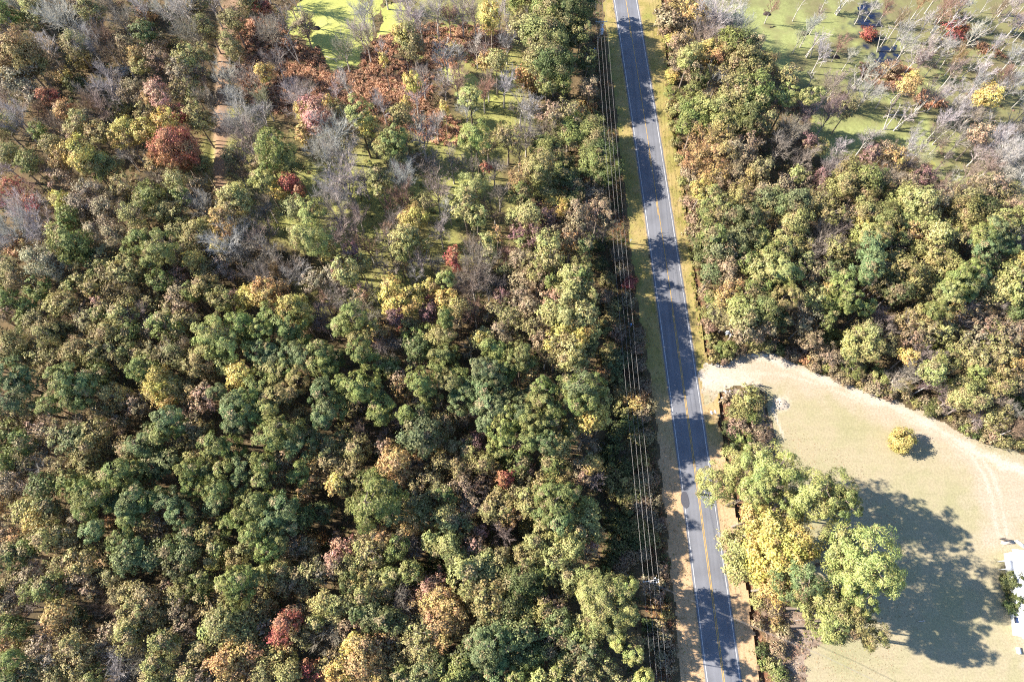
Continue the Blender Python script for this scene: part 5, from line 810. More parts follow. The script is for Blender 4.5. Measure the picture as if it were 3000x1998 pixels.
CLS = {'P': [1.6, 2.4, 3.6, 5.2], 'B': [1.4, 2.2, 3.3, 4.8], 'S': [1.4, 2.2, 3.4], 'N': [1.2, 2.2, 3.6], 'K': [1.2], 'U': [1.0, 1.7], 'C': [1.4, 2.2]}
NVAR = {'P': 3, 'B': 3, 'S': 3, 'N': 3, 'K': 3, 'U': 3, 'C': 1}
KEEP_RNG = rng
PROTO = {}
def get_proto(kind, r):
    ci = min(range(len(CLS[kind])), key=lambda i: abs(math.log(CLS[kind][i] / r)))
    var = random.randrange(NVAR[kind])
    key = (kind, ci, var)
    if key not in PROTO:
        rr = CLS[kind][ci]; seed = 100 + ord(kind) * 31 + ci * 7 + var
        g, t = (proto_bare if kind in 'NK' else proto_leafy)(kind, rr, seed)
        nmk = {'P': 'pine', 'B': 'broadleaf', 'S': 'thin_crown', 'N': 'bare', 'K': 'slender', 'U': 'bush', 'C': 'evergreen'}[kind]
        if kind in 'NK':
            cm = g.mesh(nmk + "_branches", [M_PALEBARK], attrs=False); tm = t.mesh(nmk + "_trunk", [M_PALEBARK], True, attrs=False)
        else:
            cm = g.mesh(nmk + "_crown", [M_LEAF, M_TWIG]); tm = t.mesh(nmk + "_trunk", [M_BARK if kind == 'P' else M_TWIG], True, attrs=False)
        PROTO[key] = (cm, tm)
    return PROTO[key], CLS[kind][ci]

LEAFCOL = {'g': (0.185, 0.208, 0.066), 'd': (0.105, 0.126, 0.046), 'b': (0.158, 0.182, 0.078), 'o': (0.258, 0.234, 0.088),
           'l': (0.320, 0.318, 0.118), 'y': (0.500, 0.420, 0.125), 'a': (0.410, 0.290, 0.115), 'n': (0.300, 0.235, 0.140),
           'r': (0.370, 0.150, 0.085), 'm': (0.215, 0.125, 0.110), 'k': (0.430, 0.270, 0.180), 't': (0.340, 0.290, 0.190), 'w': (0.40, 0.37, 0.33)}
TWIGCOL = {'w': (0.50, 0.465, 0.44), 't': (0.36, 0.305, 0.26), 'n': (0.30, 0.215, 0.15), 'r': (0.38, 0.24, 0.19), 'm': (0.32, 0.255, 0.235),
           'k': (0.40, 0.30, 0.25), 'l': (0.38, 0.38, 0.26), 'a': (0.40, 0.28, 0.16)}
# colour over-rides by kind: pines are cooler, thin crowns browner
def base_colour(kind, c):
    if kind in 'NK': return TWIGCOL[c]
    v = np.array(LEAFCOL[c])
    if kind == 'P':
        v = np.array({'g': (0.195, 0.222, 0.070), 'b': (0.158, 0.198, 0.084), 'l': (0.300, 0.318, 0.110), 'o': (0.250, 0.235, 0.088), 'd': (0.110, 0.145, 0.054)}[c])
    if kind == 'S' and c in 'oln':
        v = v * 0.8 + np.array((0.30, 0.25, 0.145)) * 0.2
    return v
NAME = {'P': 'pine_tree', 'S': 'thinning_tree', 'N': 'bare_tree', 'K': 'slender_bare_tree', 'U': 'bush', 'C': 'evergreen_shrub'}
CATEGORY = {'P': 'pine tree', 'S': 'thinning tree', 'N': 'bare tree', 'K': 'slender bare tree', 'U': 'bush', 'C': 'evergreen shrub'}
GROUP = {'pine_tree': 'pines in the woods', 'thinning_tree': 'thinning olive trees in the woods', 'half_bare_tree': 'half bare brown trees in the woods', 'bare_tree': 'leafless trees', 'slender_bare_tree': 'slender white swamp trees',
         'bush': 'low bushes', 'evergreen_shrub': 'dense evergreen shrubs', 'broadleaf_tree': 'green broadleaf trees', 'oak_tree': 'olive oaks', 'autumn_tree': 'trees in autumn colour'}
WORDS = {'P': {'g': 'green pine', 'b': 'blue green pine', 'l': 'light green pine', 'o': 'olive pine with rusty needles', 'd': 'dark pine'},
         'B': {'g': 'mid green tree', 'd': 'dark green tree', 'b': 'blue green leafy tree', 'o': 'olive oak', 'l': 'light green tree', 'y': 'yellow tree', 'a': 'golden tree', 'r': 'red tree', 'm': 'maroon tree', 'k': 'salmon tree', 'n': 'brown tree'},
         'S': {'o': 'half bare olive tree', 'n': 'half bare brown tree', 't': 'half bare tan tree', 'a': 'half bare golden brown tree', 'l': 'half bare lime tree', 'k': 'half bare rosy tree', 'm': 'half bare purple tree', 'r': 'half bare red tree'},
         'N': {'w': 'silvery bare tree', 't': 'tan grey bare tree', 'n': 'brown twiggy tree', 'r': 'reddish twiggy tree', 'm': 'mauve twiggy tree', 'k': 'pinkish twiggy tree', 'l': 'lichen green bare tree', 'a': 'amber twiggy tree'},
         'K': {'w': 'slim white bare tree', 'r': 'slim orange red tree'},
         'U': {'n': 'brown bush', 'o': 'olive bush', 'd': 'dark green bush', 'l': 'lime green bush', 'a': 'golden bush', 'g': 'green bush', 'b': 'blue green bush', 'r': 'rusty bush', 'w': 'pale grey bush'},
         'C': {'g': 'dense bright evergreen', 'd': 'dense dark evergreen', 'l': 'dense lime evergreen', 'y': 'dense yellow evergreen'}}
TREES = []
def load_trees():
    tx = ty = 0
    for line in TREE_DATA.strip().splitlines():
        if line[0] == '@':
            tx, ty = map(int, line[1:].split()); continue
        for e in line.split(';'):
            if not e.strip(): continue
            e, _, lab = e.partition('=')
            x, y, r, k = e.split()
            px, py, pr = 750 * tx + float(x) * 0.42469, 666 * ty + float(y) * 0.42469, float(r) * 0.42469
            TREES.append([px, py, pr, k[0], k[1], lab.strip()])
load_trees()
_r = np.random.default_rng(17)
for t in TREES:                                            # the upper left woods are thin, grey and pale
    if t[1] < 660 and t[0] < 1560 and not t[5]:
        q = _r.uniform()
        if t[3] == 'S' and q < 0.42: t[3], t[4] = 'N', 'wttn'[_r.integers(0, 4)]
        elif t[3] == 'B' and t[4] in 'od' and q < 0.45: t[3], t[4] = 'S', 'l'
        elif t[3] == 'P' and t[4] in 'go' and q < 0.6: t[4] = 'l'
def edge_bushes():
    line = [(2120, 1062), (2185, 1028), (2255, 1022), (2330, 1052), (2395, 1082), (2508, 1124), (2636, 1166), (2720, 1200), (2818, 1254), (2882, 1288), (3010, 1316)]
    line2 = [(1952, 60), (1972, 300), (1990, 440), (2018, 610), (2042, 780), (2062, 920), (2084, 1040)]
    for L, st, rr, off in ((line, 24, (13, 24), (0, -22)), (line2, 22, (7, 13), (9, 0))):
        for (x0, y0), (x1, y1) in zip(L[:-1], L[1:]):
            n = max(1, int(math.hypot(x1 - x0, y1 - y0) / st))
            for i in range(n):
                f = (i + _r.uniform()) / n; k = _r.uniform(0.1, 1.0)
                TREES.append([x0 + (x1 - x0) * f + off[0] * k, y0 + (y1 - y0) * f + off[1] * k, _r.uniform(*rr), 'U', 'nonlndog'[_r.integers(0, 8)], ''])
edge_bushes()
def fill_gaps():
    T = np.array([(t[0], t[1], t[2]) for t in TREES]); K = [(t[3], t[4]) for t in TREES]
    r_ = np.random.default_rng(5); add = []
    zones = [LEFTW, RIGHTW]
    for _ in range(9000):
        x, y = r_.uniform(-110, 3110), r_.uniform(-60, 2090)
        if not (inside(LEFTW, np.array(x + 45), np.array(y)) or inside(RIGHTW, np.array(x - 25), np.array(y + 25))): continue
        g_ = at_arr([(x, y + 45)])
        if wet(g_[:, 0], g_[:, 1])[0] or inside(SWAMP, np.array(x), np.array(y + 30)): continue
        if y < 700 and dist_line(GLADE, g_[:, 0], g_[:, 1])[0] < 9: continue
        d = np.hypot(T[:, 0] - x, T[:, 1] - y)
        r0 = r_.uniform(26, 42)
        if (d / (0.70 * T[:, 2] + 0.70 * r0)).min() < 1.0: continue
        k, c = K[int(d.argmin())]
        if k in 'UCK': k, c = 'S', 'n'
        if k == 'B' and c in 'yarmk': k, c = 'B', 'o'
        if k == 'P' and r_.uniform() < 0.5: k, c = 'S', 'o'
        T = np.vstack([T, (x, y, r0)]); K.append((k, c)); add.append([x, y, r0, k, c, ''])
    for _ in range(420):                                   # thin bare trees across the far right of the swamp
        x, y = r_.uniform(2380, 3030), r_.uniform(-20, 560)
        if r_.uniform() > np.clip((x - 2380) / 500, 0.12, 0.9): continue
        if not inside(SWAMP, np.array(x), np.array(y + 45)): continue
        r0 = r_.uniform(16, 34)
        d = np.hypot(T[:, 0] - x, T[:, 1] - y)
        if (d / (0.5 * T[:, 2] + 0.5 * r0)).min() < 1.0: continue
        k, c = [('N', 'w'), ('N', 'w'), ('K', 'w'), ('N', 't'), ('N', 'm'), ('N', 'n'), ('K', 'w')][r_.integers(0, 7)]
        T = np.vstack([T, (x, y, r0)]); K.append((k, c)); add.append([x, y, r0, k, c, ''])
    TREES.extend(add); print("FILLED", len(add))
fill_gaps()
LANDMARKS = [(1000, 80, "algae pond"), (1765, 90, "far power pole"), (1905, 1705, "near power pole"), (2290, 1183, "sand mound"), (2085, 1206, "roadside mailbox"), (2200, 1135, "leaning farm gate"), (2990, 1650, "white house"), (2641, 1291, "yellow lawn shrub"), (2600, 150, "dark open water"), (2590, 225, "rust coloured reed island"), (2220, 1040, "concrete slab"), (2128, 975, "white utility box"), (625, 60, "head of the ditch"), (624, 330, "middle of the ditch"), (1050, 330, "lower reed edge")]
LANDMARKS += [(t[0], t[1], t[5]) for t in TREES if t[5]]
LA = np.array([(l[0], l[1]) for l in LANDMARKS])
ORD = ['nearest', 'second', 'third', 'fourth', 'fifth', 'sixth', 'seventh', 'eighth', 'ninth', 'tenth', 'eleventh', 'twelfth', 'thirteenth', 'fourteenth', 'fifteenth', 'sixteenth', 'seventeenth', 'eighteenth', 'nineteenth', 'twentieth']
def give_labels():
    count, order = {}, []
    for i, t in enumerate(TREES):
        if t[5]: continue
        w_ = WORDS[t[3]][t[4]]
        d = np.hypot(LA[:, 0] - t[0], LA[:, 1] - t[1])
        for j in np.argsort(d):
            if len(w_.split()) + len(LANDMARKS[j][2].split()) <= 12: break
        dx, dy = t[0] - LA[j, 0], t[1] - LA[j, 1]
        if abs(dx) > abs(dy): side = 'right of' if dx > 0 else 'left of'
        else: side = 'below' if dy > 0 else 'above'
        order.append((d[j], i, int(j), side))
    for d, i, j, side in sorted(order):
        t = TREES[i]; w_ = WORDS[t[3]][t[4]]
        key = (w_, j, side); k = count.get(key, 0); count[key] = k + 1
        t[5] = f"{w_}, {ORD[min(k, len(ORD) - 1)]} {side} the {LANDMARKS[j][2]}"
LAWN_XY = at_arr(LAWN)
VERGE_XY = at_arr(vr)
def place_tree(px, py, pr, kind, c, label):
    z = 6.0 if kind not in 'UC' else 1.0
    hm = random.uniform(0.86, 1.16) if kind in 'PBS' else 1.0
    wx = 1.0
    if kind in 'PBS' and px < 1540 and (kind, c) in MARKED.get(label, ()): hm = random.uniform(1.12, 1.22)
    if kind in 'PBS' and 1540 < px < 1800 and py > 620: hm = random.uniform(1.18, 1.36) if py < 1320 else random.uniform(0.9, 1.18)
    if kind in 'PBS' and 1580 < px < 1830 and 360 < py <= 620: hm = random.uniform(0.52, 0.66)
    if kind in 'PB' and px > 2080 and py > 1280: hm = random.uniform(1.12, 1.3) if px > 2200 else 0.85
    if kind in 'NK' and inside(SWAMP, np.array(px), np.array(py + 40)): hm, wx = random.uniform(0.6, 0.95), 0.75
    if px > 1900 and not (px > 2080 and py > 1290) and kind in 'PBSN':   # the wood edge along driveway and verge stays low
        for _ in range(8):
            b_ = at(px, py, (heights(kind, 2.2)[0] - 2) * hm)
            if not inside(LAWN_XY, np.array(b_.x), np.array(b_.y - 0.8)) and not inside(VERGE_XY, np.array(b_.x - 0.6), np.array(b_.y)): break
            hm *= 0.78
        if hm < 0.6 and kind in 'NS': kind = 'U'; hm = 1.0; c = {'w': 'n', 't': 'n', 'm': 'n', 'k': 'n', 'o': 'o', 'l': 'l'}.get(c, 'n')
        hm = max(hm, 0.3)
    for _ in range(4):
        p = at(px, py, z); r = max(0.5, pr * depth_of(p) / FPX)
        H, hc = heights(kind, r); H *= hm
        z = H - hc * (0.5 if kind not in 'NK' else 0.45)
    p = at(px, py, z)
    (cm, tm), pr_ = get_proto(kind, r)
    s = r / pr_
    Hp = heights(kind, pr_)[0]
    sz = H / Hp; s *= wx
    nm = NAME.get(kind)
    cat = CATEGORY.get(kind)
    if kind == 'B':
        if c in 'yarmkn': nm, cat = 'autumn_tree', 'autumn tree'
        elif c in 'od': nm, cat = 'oak_tree', 'oak tree'
        else: nm, cat = 'broadleaf_tree', 'leafy tree'
    if kind == 'K': s = min(s, 1.25)
    if kind == 'S' and c not in 'ol': nm, cat = 'half_bare_tree', 'half bare tree'
    t = thing(nm, (p.x, p.y, 0.0), random.uniform(0, 6.283), (s, s, sz))
    tag(t, label, cat, GROUP[nm])
    v = base_colour(kind, c) * np.random.default_rng(abs(int(px * 7 + py))).uniform(0.94, 1.06, 3) * random.uniform(0.86, 1.14)
    cr = link('branches' if kind in 'NK' else 'crown', cm, t)
    cr.color = (*[float(q) for q in v], 1)
    tk = link('stems' if kind in 'UC' else 'trunk', tm, t)
    tk.color = (0.50, 0.465, 0.43, 1) if kind in 'NK' else (0.3, 0.27, 0.24, 1)
    return t
MARKED = {t[5]: ((t[3], t[4]),) for t in TREES if t[5]}
random.seed(11)
give_labels()
for t in TREES: place_tree(*t)
# the yellow shrub alone on the lawn
place_tree(2641, 1289, 40, 'C', 'y', "round golden yellow shrub alone on the mown lawn")
rng = KEEP_RNG
# ------------------------------------------------------------------ power line
M_POLE = plain("weathered_pole_wood", (0.36, 0.31, 0.26), 0.9, noise=0.25)
M_ARM = plain("grey_crossarm_wood", (0.50, 0.47, 0.44), 0.85)
M_PORC = plain("porcelain", (0.75, 0.76, 0.80), 0.35, noise=0.05)
M_WIRE = plain("aluminium_wire", (0.36, 0.34, 0.33), 0.45, 0.3, noise=0.05)
M_CAN = plain("transformer_grey", (0.50, 0.56, 0.66), 0.45, noise=0.08)
M_GALV = plain("galvanised_steel", (0.60, 0.61, 0.63), 0.5, 0.4, noise=0.08)
def cyl(g, p, r, h, k=12, m=0):
    p = np.array(p, float)
    g.tube([p, p + np.array([0, 0, h * 0.5]), p + np.array([0, 0, h])], [r, r, r], k, m, cap=True)
def utility_pole(loc, H, label, near):
    t = thing("utility_pole", loc, R(8 if near else 2))
    tag(t, label, "utility pole", "wooden utility poles along the road")
    g = Geo(); g.tube([(0, 0, -0.3), (0, 0, H * 0.5), (0, 0, H)], [0.16, 0.14, 0.11], 12, cap=True); link("pole_shaft", g.mesh("pole_shaft", [M_POLE], True, attrs=False), t)
    g = Geo(); g.box((0.1, 0.13, H - 0.35), (2.5, 0.11, 0.13)); g.box((-0.45, 0.11, H - 0.62), (0.85, 0.04, 0.05), 0, 0, 0, -0.6); g.box((0.65, 0.11, H - 0.62), (0.85, 0.04, 0.05), 0, 0, 0, 0.6)
    link("crossarm", g.mesh("crossarm", [M_ARM], attrs=False), t)
    ins = []
    for x in (-1.05, -0.25, 0.45, 1.25):
        g = Geo(); cyl(g, (x, 0.13, H - 0.285), 0.035, 0.10); cyl(g, (x, 0.13, H - 0.20), 0.075, 0.05); cyl(g, (x, 0.13, H - 0.15), 0.05, 0.07)
        link("insulator", g.mesh("insulator", [M_PORC], True, attrs=False), t); ins.append((x, 0.13, H - 0.08))
    if near:
        g = Geo(); g.box((0.62, -0.16, H - 1.0), (1.5, 0.09, 0.11)); link("lower_crossarm", g.mesh("lower_crossarm", [M_ARM], attrs=False), t)
        for x, y, s in ((0.95, -0.22, 1.0), (1.28, -0.16, 0.8)):
            g = Geo(); cyl(g, (x, y, H - 0.95), 0.07 * s, 0.42); cyl(g, (x, y, H - 0.80), 0.12 * s, 0.05); cyl(g, (x, y, H - 0.66), 0.12 * s, 0.05)
            link("fuse_cutout", g.mesh("fuse_cutout", [M_PORC], True, attrs=False), t)
        g = Geo(); cyl(g, (0.80, 0.42, H - 0.7), 0.05, 0.5); cyl(g, (0.80, 0.42, H - 0.25), 0.09, 0.2)
        link("lightning_arrester", g.mesh("lightning_arrester", [M_PORC], True, attrs=False), t)
        g = Geo(); g.tube([(-0.05, 0, H - 0.6), (-3.4, 0.75, H * 0.52), (-6.6, 1.5, 0.0)], [0.02] * 3, 5); link("guy_wire", g.mesh("guy_wire", [M_WIRE], attrs=False), t)
    else:
        for k, (x, y, z, r, h) in enumerate(((0.42, -0.42, H - 3.0, 0.33, 1.15), (0.35, -0.30, H - 1.55, 0.12, 0.45), (0.55, -0.25, H - 1.0, 0.10, 0.35))):
            g = Geo(); cyl(g, (x, y, z), r, h, 16); cyl(g, (x, y, z + h), r * 1.06, 0.06, 16); cyl(g, (x - r * .4, y, z + h + .06), r * 0.2, 0.26, 8); cyl(g, (x + r * .4, y, z + h + .06), r * 0.2, 0.26, 8); g.box((x * 0.5, y * 0.5, z + h * .6), (0.42, 0.1, 0.1), math.atan2(y, x))
            link("transformer" if k == 0 else "fuse_cutout", g.mesh("transformer", [M_CAN if k == 0 else M_PORC], True, attrs=False), t)
    return t, [t.matrix_basis @ Vector(q) for q in ins]
PA = at(1872, 1712); PB = at(1745, 171)
HA, HB = 10.5, 10.4
tA, iA = utility_pole(PA, HA, "near wooden utility pole with double crossarms by the verge", True)
tB, iB = utility_pole(PB, HB, "far wooden utility pole carrying a grey transformer can", False)
names = ["power wire farthest from the road, over the brush", "power wire second from the woods side", "power wire second from the road side", "power wire nearest to the road verge"]
def span(g, a, b, sag, n=36, r=0.0125):
    t = np.linspace(0, 1, n)[:, None]; P = np.array(a) + (np.array(b) - np.array(a)) * t
    P[:, 2] -= sag * 4 * t[:, 0] * (1 - t[:, 0]); g.tube(P, np.full(n, r), 5)
for k in range(4):
    g = Geo(); a, b = iA[k], iB[k]
    d = (b - a)
    span(g, a, b, 1.7); span(g, b, b + Vector((d.x, d.y, 0)) * 0.9 + Vector((4, 0, 0)), 1.4); span(g, a, a - Vector((d.x * 1.2, d.y, 0)) * 0.6, 1.3)
    tag(link("power_wire", g.mesh("power_wire", [M_WIRE], True, attrs=False)), names[k], "power wire", "power wires on the utility poles")
# service drop that crosses the road to the lower right
g = Geo(); a = np.array(tA.matrix_basis @ Vector((0.1, -0.1, HA - 1.6))); b = np.array(at(2420, 1925, 4.2)); b2 = b + np.array([30, -14, 0.3])
for o_ in (0, 0.14): span(g, a + np.array([0, o_, 0]), b + np.array([0, o_, 0]), 0.8, 30, 0.014)
for o_ in (0, 0.14): span(g, b + np.array([0, o_, 0]), b2 + np.array([0, o_, 0]), 0.5, 20, 0.014)
tag(link("service_wire", g.mesh("service_wire", [M_WIRE], True, attrs=False)), "thin paired service wire crossing the road from the near pole", "service wire")

# ------------------------------------------------------------------ small things by the road and driveway
M_WOODG = plain("grey_weathered_timber", (0.30, 0.25, 0.21), 0.9, noise=0.3)
M_WOODP = plain("pale_timber", (0.50, 0.44, 0.38), 0.85, noise=0.25)
M_CONC = plain("concrete", (0.42, 0.40, 0.37), 0.9, noise=0.2, scale=2.0)
M_BOXW = plain("white_painted_box", (0.72, 0.74, 0.76), 0.5, noise=0.06)
M_BLUE = plain("blue_plastic", (0.10, 0.24, 0.55), 0.4, noise=0.05)
def mailbox(px, py, label):
    t = thing("mailbox", at(px, py, 0.0), R(12)); tag(t, label, "mailbox")
    g = Geo(); g.box((0, 0, 0.55), (0.11, 0.11, 1.1)); link("post", g.mesh("post", [M_WOODG], attrs=False), t)
    g = Geo(); g.box((0, 0, 1.08), (1.15, 0.16, 0.06)); link("bracket", g.mesh("bracket", [M_WOODP], attrs=False), t)
    for x in (-0.36, 0.36):
        g = Geo(); th = np.linspace(0, math.pi, 9)
        prof = [(-0.13, 0.0)] + [(-0.13 * math.cos(q), 0.12 + 0.13 * math.sin(q)) for q in th] + [(0.13, 0.0)]
        V = [(x + a, -0.30, 1.11 + b) for a, b in prof] + [(x + a, 0.30, 1.11 + b) for a, b in prof]; k = len(prof)
        g.add(V, [(i, (i + 1) % k, k + (i + 1) % k, k + i) for i in range(k)]); g.add(V[:k], np.arange(k)[None][:, ::-1]); g.add(V[k:], np.arange(k)[None])
        b_ = link("letter_box", g.mesh("letter_box", [M_GALV], attrs=False), t)
        g = Geo(); g.box((x + 0.14, 0.1, 1.28), (0.02, 0.05, 0.16)); link("flag", g.mesh("flag", [plain("red_flag", (0.5, 0.05, 0.04))], attrs=False), b_)
    return t
mailbox(2085, 1213, "grey double mailbox on a timber post beside the road")
# utility box and its small neighbour at the wood edge
p = at(2128, 980); t = thing("utility_box", p, R(10)); tag(t, "white utility pedestal box standing at the edge of the right woods", "utility box")
g = Geo(); g.box((0, 0, 0.55), (0.65, 0.5, 1.1)); link("cabinet", g.mesh("cabinet", [M_BOXW], attrs=False), t)
g = Geo(); g.box((0, 0, 1.14), (0.75, 0.6, 0.08)); link("lid", g.mesh("lid", [M_BOXW], attrs=False), t)
g = Geo(); g.box((0, -0.265, 0.6), (0.45, 0.03, 0.7)); link("door", g.mesh("door", [M_GALV], attrs=False), t)
p = at(2137, 988); t = thing("marker_post", p, R(-20)); tag(t, "low white capped marker post just below the utility box", "marker post")
g = Geo(); cyl(g, (0, 0, 0), 0.09, 0.9); link("post", g.mesh("post", [M_BOXW], True, attrs=False), t)
g = Geo(); cyl(g, (0, 0, 0.9), 0.22, 0.16); cyl(g, (0, 0, 1.06), 0.12, 0.08); link("cap", g.mesh("cap", [M_PORC], True, attrs=False), t)
for px, py, lab in ((1740, 160, "pale blue cable marker post beside the far power pole"), (1845, 960, "bright blue marker post in the wire corridor brush"), (1847, 709, "small blue marker peg in the verge grass")):
    p = at(px, py); t = thing("cable_marker", p, 0.3); tag(t, lab, "cable marker", "blue cable markers")
    s = 0.55 if "peg" in lab else 1.0
    g = Geo(); cyl(g, (0, 0, 0), 0.07 * s, 1.0 * s); link("post", g.mesh("post", [M_BOXW], True, attrs=False), t)
    g = Geo(); cyl(g, (0, 0, 1.0 * s), 0.13 * s, 0.75 * s); link("marker_head", g.mesh("marker_head", [plain("sky_blue_plastic", (0.22, 0.42, 0.78), 0.4)], True, attrs=False), t)
# concrete slab at the head of the driveway
p = at(2220, 1040); g = Geo(); g.box((0, 0, 0.12), (3.7, 0.55, 0.24)); g.box((-1.2, 0.30, 0.10), (0.9, 0.5, 0.2), 0.3)
o = link("concrete_slab", g.mesh("concrete_slab", [M_CONC], attrs=False), None, p); o.rotation_euler.z = R(-2); tag(o, "long pale concrete slab lying at the driveway edge by the woods", "concrete slab")
# leaning timber gate panel
p = at(2198, 1140); t = thing("farm_gate", p, R(24)); tag(t, "leaning timber gate panel of thin rails at the driveway island", "gate")
for x in (-1.75, 1.75):
    g = Geo(); g.box((x, 0, 0.8), (0.13, 0.13, 1.7), 0, 0, 0.25); link("post", g.mesh("post", [M_WOODG], attrs=False), t)
for k in range(6):
    g = Geo(); g.box((0, 0.06 - k * 0.065, 0.25 + k * 0.24), (3.9, 0.045, 0.10)); link("rail", g.mesh("rail", [M_WOODP], attrs=False), t)
g = Geo(); g.box((0, -0.06, 0.85), (3.5, 0.04, 0.09), 0, 0, 0.25, 0.33); link("brace", g.mesh("brace", [M_WOODG], attrs=False), t)
p = at(2194, 1127); g = Geo(); g.tube([(0, 0, 0), (0, 0, 1.2), (0.03, 0, 2.3)], [0.09, 0.085, 0.08], 8, cap=True)
tag(link("fence_post", g.mesh("fence_post", [M_WOODG], True, attrs=False), None, p), "tall lone fence post at the upper end of the gate panel", "fence post")
# sand mound with burrows: a lump of the ground itself, top-level
def lump(name, px, py, rx, ry, h, material, label, cat, seed, n=26):
    r_ = np.random.default_rng(seed); a = np.linspace(0, 6.283, n, endpoint=False); V, F = [], []
    rings = [1.0, 0.85, 0.65, 0.42, 0.2]
    for q, s in enumerate(rings):
        z = h * (1 - s ** 1.6) + (-0.03 if q == 0 else 0)
        for k in range(n):
            e = 1 + 0.10 * math.sin(3 * a[k] + seed) + 0.06 * r_.normal()
            V.append((rx * s * e * math.cos(a[k]), ry * s * e * math.sin(a[k]), z + (0.03 * r_.normal() if q else 0)))
    V.append((0, 0, h))
    for q in range(len(rings) - 1):
        for k in range(n): F.append((q * n + k, q * n + (k + 1) % n, (q + 1) * n + (k + 1) % n, (q + 1) * n + k))
    g = Geo(); g.add(V, F); b = (len(rings) - 1) * n
    g.f.append(np.array([(b + k, b + (k + 1) % n, len(V) - 1) for k in range(n)])); g.m.append(np.zeros(n, np.int32)); g.a.append(np.ones((n, 4))); g.c.append(np.ones((n, 4)))
    o = link(name, g.mesh(name, [material], True, attrs=False), None, at(px, py, 0.045)); return tag(o, label, cat)
M_SAND = plain("pale_sand", (0.42, 0.36, 0.29), 0.95, noise=0.15, scale=3)
mo = lump("sand_mound", 2290, 1184, 1.35, 1.15, 0.38, M_SAND, "round pale sand mound with dark burrow holes on the lawn", "sand mound", 3)
M_HOLE = plain("burrow_dark", (0.05, 0.035, 0.03), 0.95)
for x, y, z in ((0.1, -0.12, 0.33), (0.85, -0.45, 0.16), (0.35, -0.5, 0.24), (-0.25, 0.3, 0.31)):
    g = Geo(); cyl(g, (x, y, z - 0.02), 0.10, 0.06, 9); link("burrow", g.mesh("burrow", [M_HOLE], attrs=False), mo)
# broken concrete at the culvert mouth
def rubble(px, py, n, spread, label, seed, material, smin=0.15, smax=0.45):
    r_ = np.random.default_rng(seed); g = Geo()
    for _ in range(n):
        s = r_.uniform(smin, smax, 3) * np.array([1.3, 1, 0.7]); x, y = r_.normal(size=2) * np.array(spread)
        g.box((x, y, s[2] * 0.35), s, r_.uniform(0, 3.1), 0, r_.uniform(-0.4, 0.4), r_.uniform(-0.4, 0.4))
    o = link("rubble", g.mesh("rubble", [material], attrs=False), None, at(px, py)); return tag(o, label, "rubble", None, "stuff")
rubble(2118, 1068, 34, (0.95, 0.32), "white broken concrete rubble at the driveway culvert", 5, M_CONC)
rubble(2130, 1160, 26, (0.55, 0.75), "grey broken concrete in the ditch at the driveway island", 6, M_CONC)
def log(px, py, L, rz, r, label, material, z=0.15, tilt=0.0, forks=2):
    global rng
    keep = rng; rng = np.random.default_rng(int(px + py))
    g = Geo(); P = np.stack([np.linspace(0, L, 7), rng.normal(size=7) * 0.03 * L, z + np.linspace(0, L * tilt, 7)], 1); g.tube(P, np.linspace(r, r * 0.45, 7), 7, cap=True)
    for k in range(forks):
        q = P[3 + k]; e = q + np.array([L * 0.3, (-1) ** k * L * 0.2, 0.25]); g.tube([q, (q + e) / 2 + 0.05, e], [r * 0.5, r * 0.35, r * 0.2], 5)
    rng = keep
    o = link("fallen_log", g.mesh("fallen_log", [material], True, attrs=False), None, at(px, py)); o.rotation_euler.z = rz
    return tag(o, label, "fallen log", "fallen logs")
M_DEADW = plain("dead_grey_wood", (0.50, 0.45, 0.42), 0.9, noise=0.2)
log(2104, 1180, 2.1, R(30), 0.09, "pale log bridging the ditch next to broken concrete", M_WOODP, 0.25, 0, 0)
log(2132, 1148, 1.6, R(-50), 0.08, "short grey log lying on the broken concrete", M_WOODG, 0.45, 0, 0)
log(954, 168, 3.2, R(-28), 0.09, "thin white log floating at the pond edge", M_DEADW, 0.12)
log(1202, 345, 3.4, R(38), 0.10, "pale fallen trunk among the rusty reeds", M_DEADW, 0.3)
log(2585, 349, 5.2, R(8), 0.15, "pale fallen trunk lying on swamp duckweed", M_DEADW, 0.4, 0.08, 3)
log(2255, 82, 1.5, R(15), 0.13, "dark waterlogged log in bright duckweed", plain("wet_wood", (0.05, 0.04, 0.04), 0.6), 0.1, 0, 1)
log(2890, 156, 3.0, R(-4), 0.05, "thin dark pole lying across swamp reeds", M_WOODG, 0.5, 0, 0)
log(2690, 1820, 1.2, R(5), 0.07, "short pale branch lying on dry lawn grass", M_DEADW, 0.1, 0, 1)
log(2330, 1816, 1.5, R(3), 0.06, "white peeled branch on the bare scrub soil", M_DEADW, 0.15, 0, 0)
for px, py, lab in ((2357, 99, "wide dark stump mound holding swamp saplings"), (2247, 42, "small dark stump by the far pond rim"), (2448, 168, "dark stump below the pink swamp sapling"), (927, 84, "dark brush heap in the green pond")):
    lump("tree_stump", px, py, 0.95, 0.7, 0.55, plain("dark_stump", (0.055, 0.042, 0.04), 0.95, noise=0.4, scale=5), lab, "stump", int(px))
# small floating dock frame near the top of the swamp
p = at(2132, 6); t = thing("dock_frame", p, R(-6)); tag(t, "small white frame stand at the top of the swamp pond", "dock frame")
for x in (-0.8, 0.8):
    for y in (-0.4, 0.4):
        g = Geo(); g.box((x, y, 0.5), (0.09, 0.09, 1.0)); link("leg", g.mesh("leg", [M_BOXW], attrs=False), t)
for y in (-0.4, 0, 0.4):
    g = Geo(); g.box((0, y, 1.02), (1.9, 0.12, 0.05)); link("slat", g.mesh("slat", [M_BOXW], attrs=False), t)
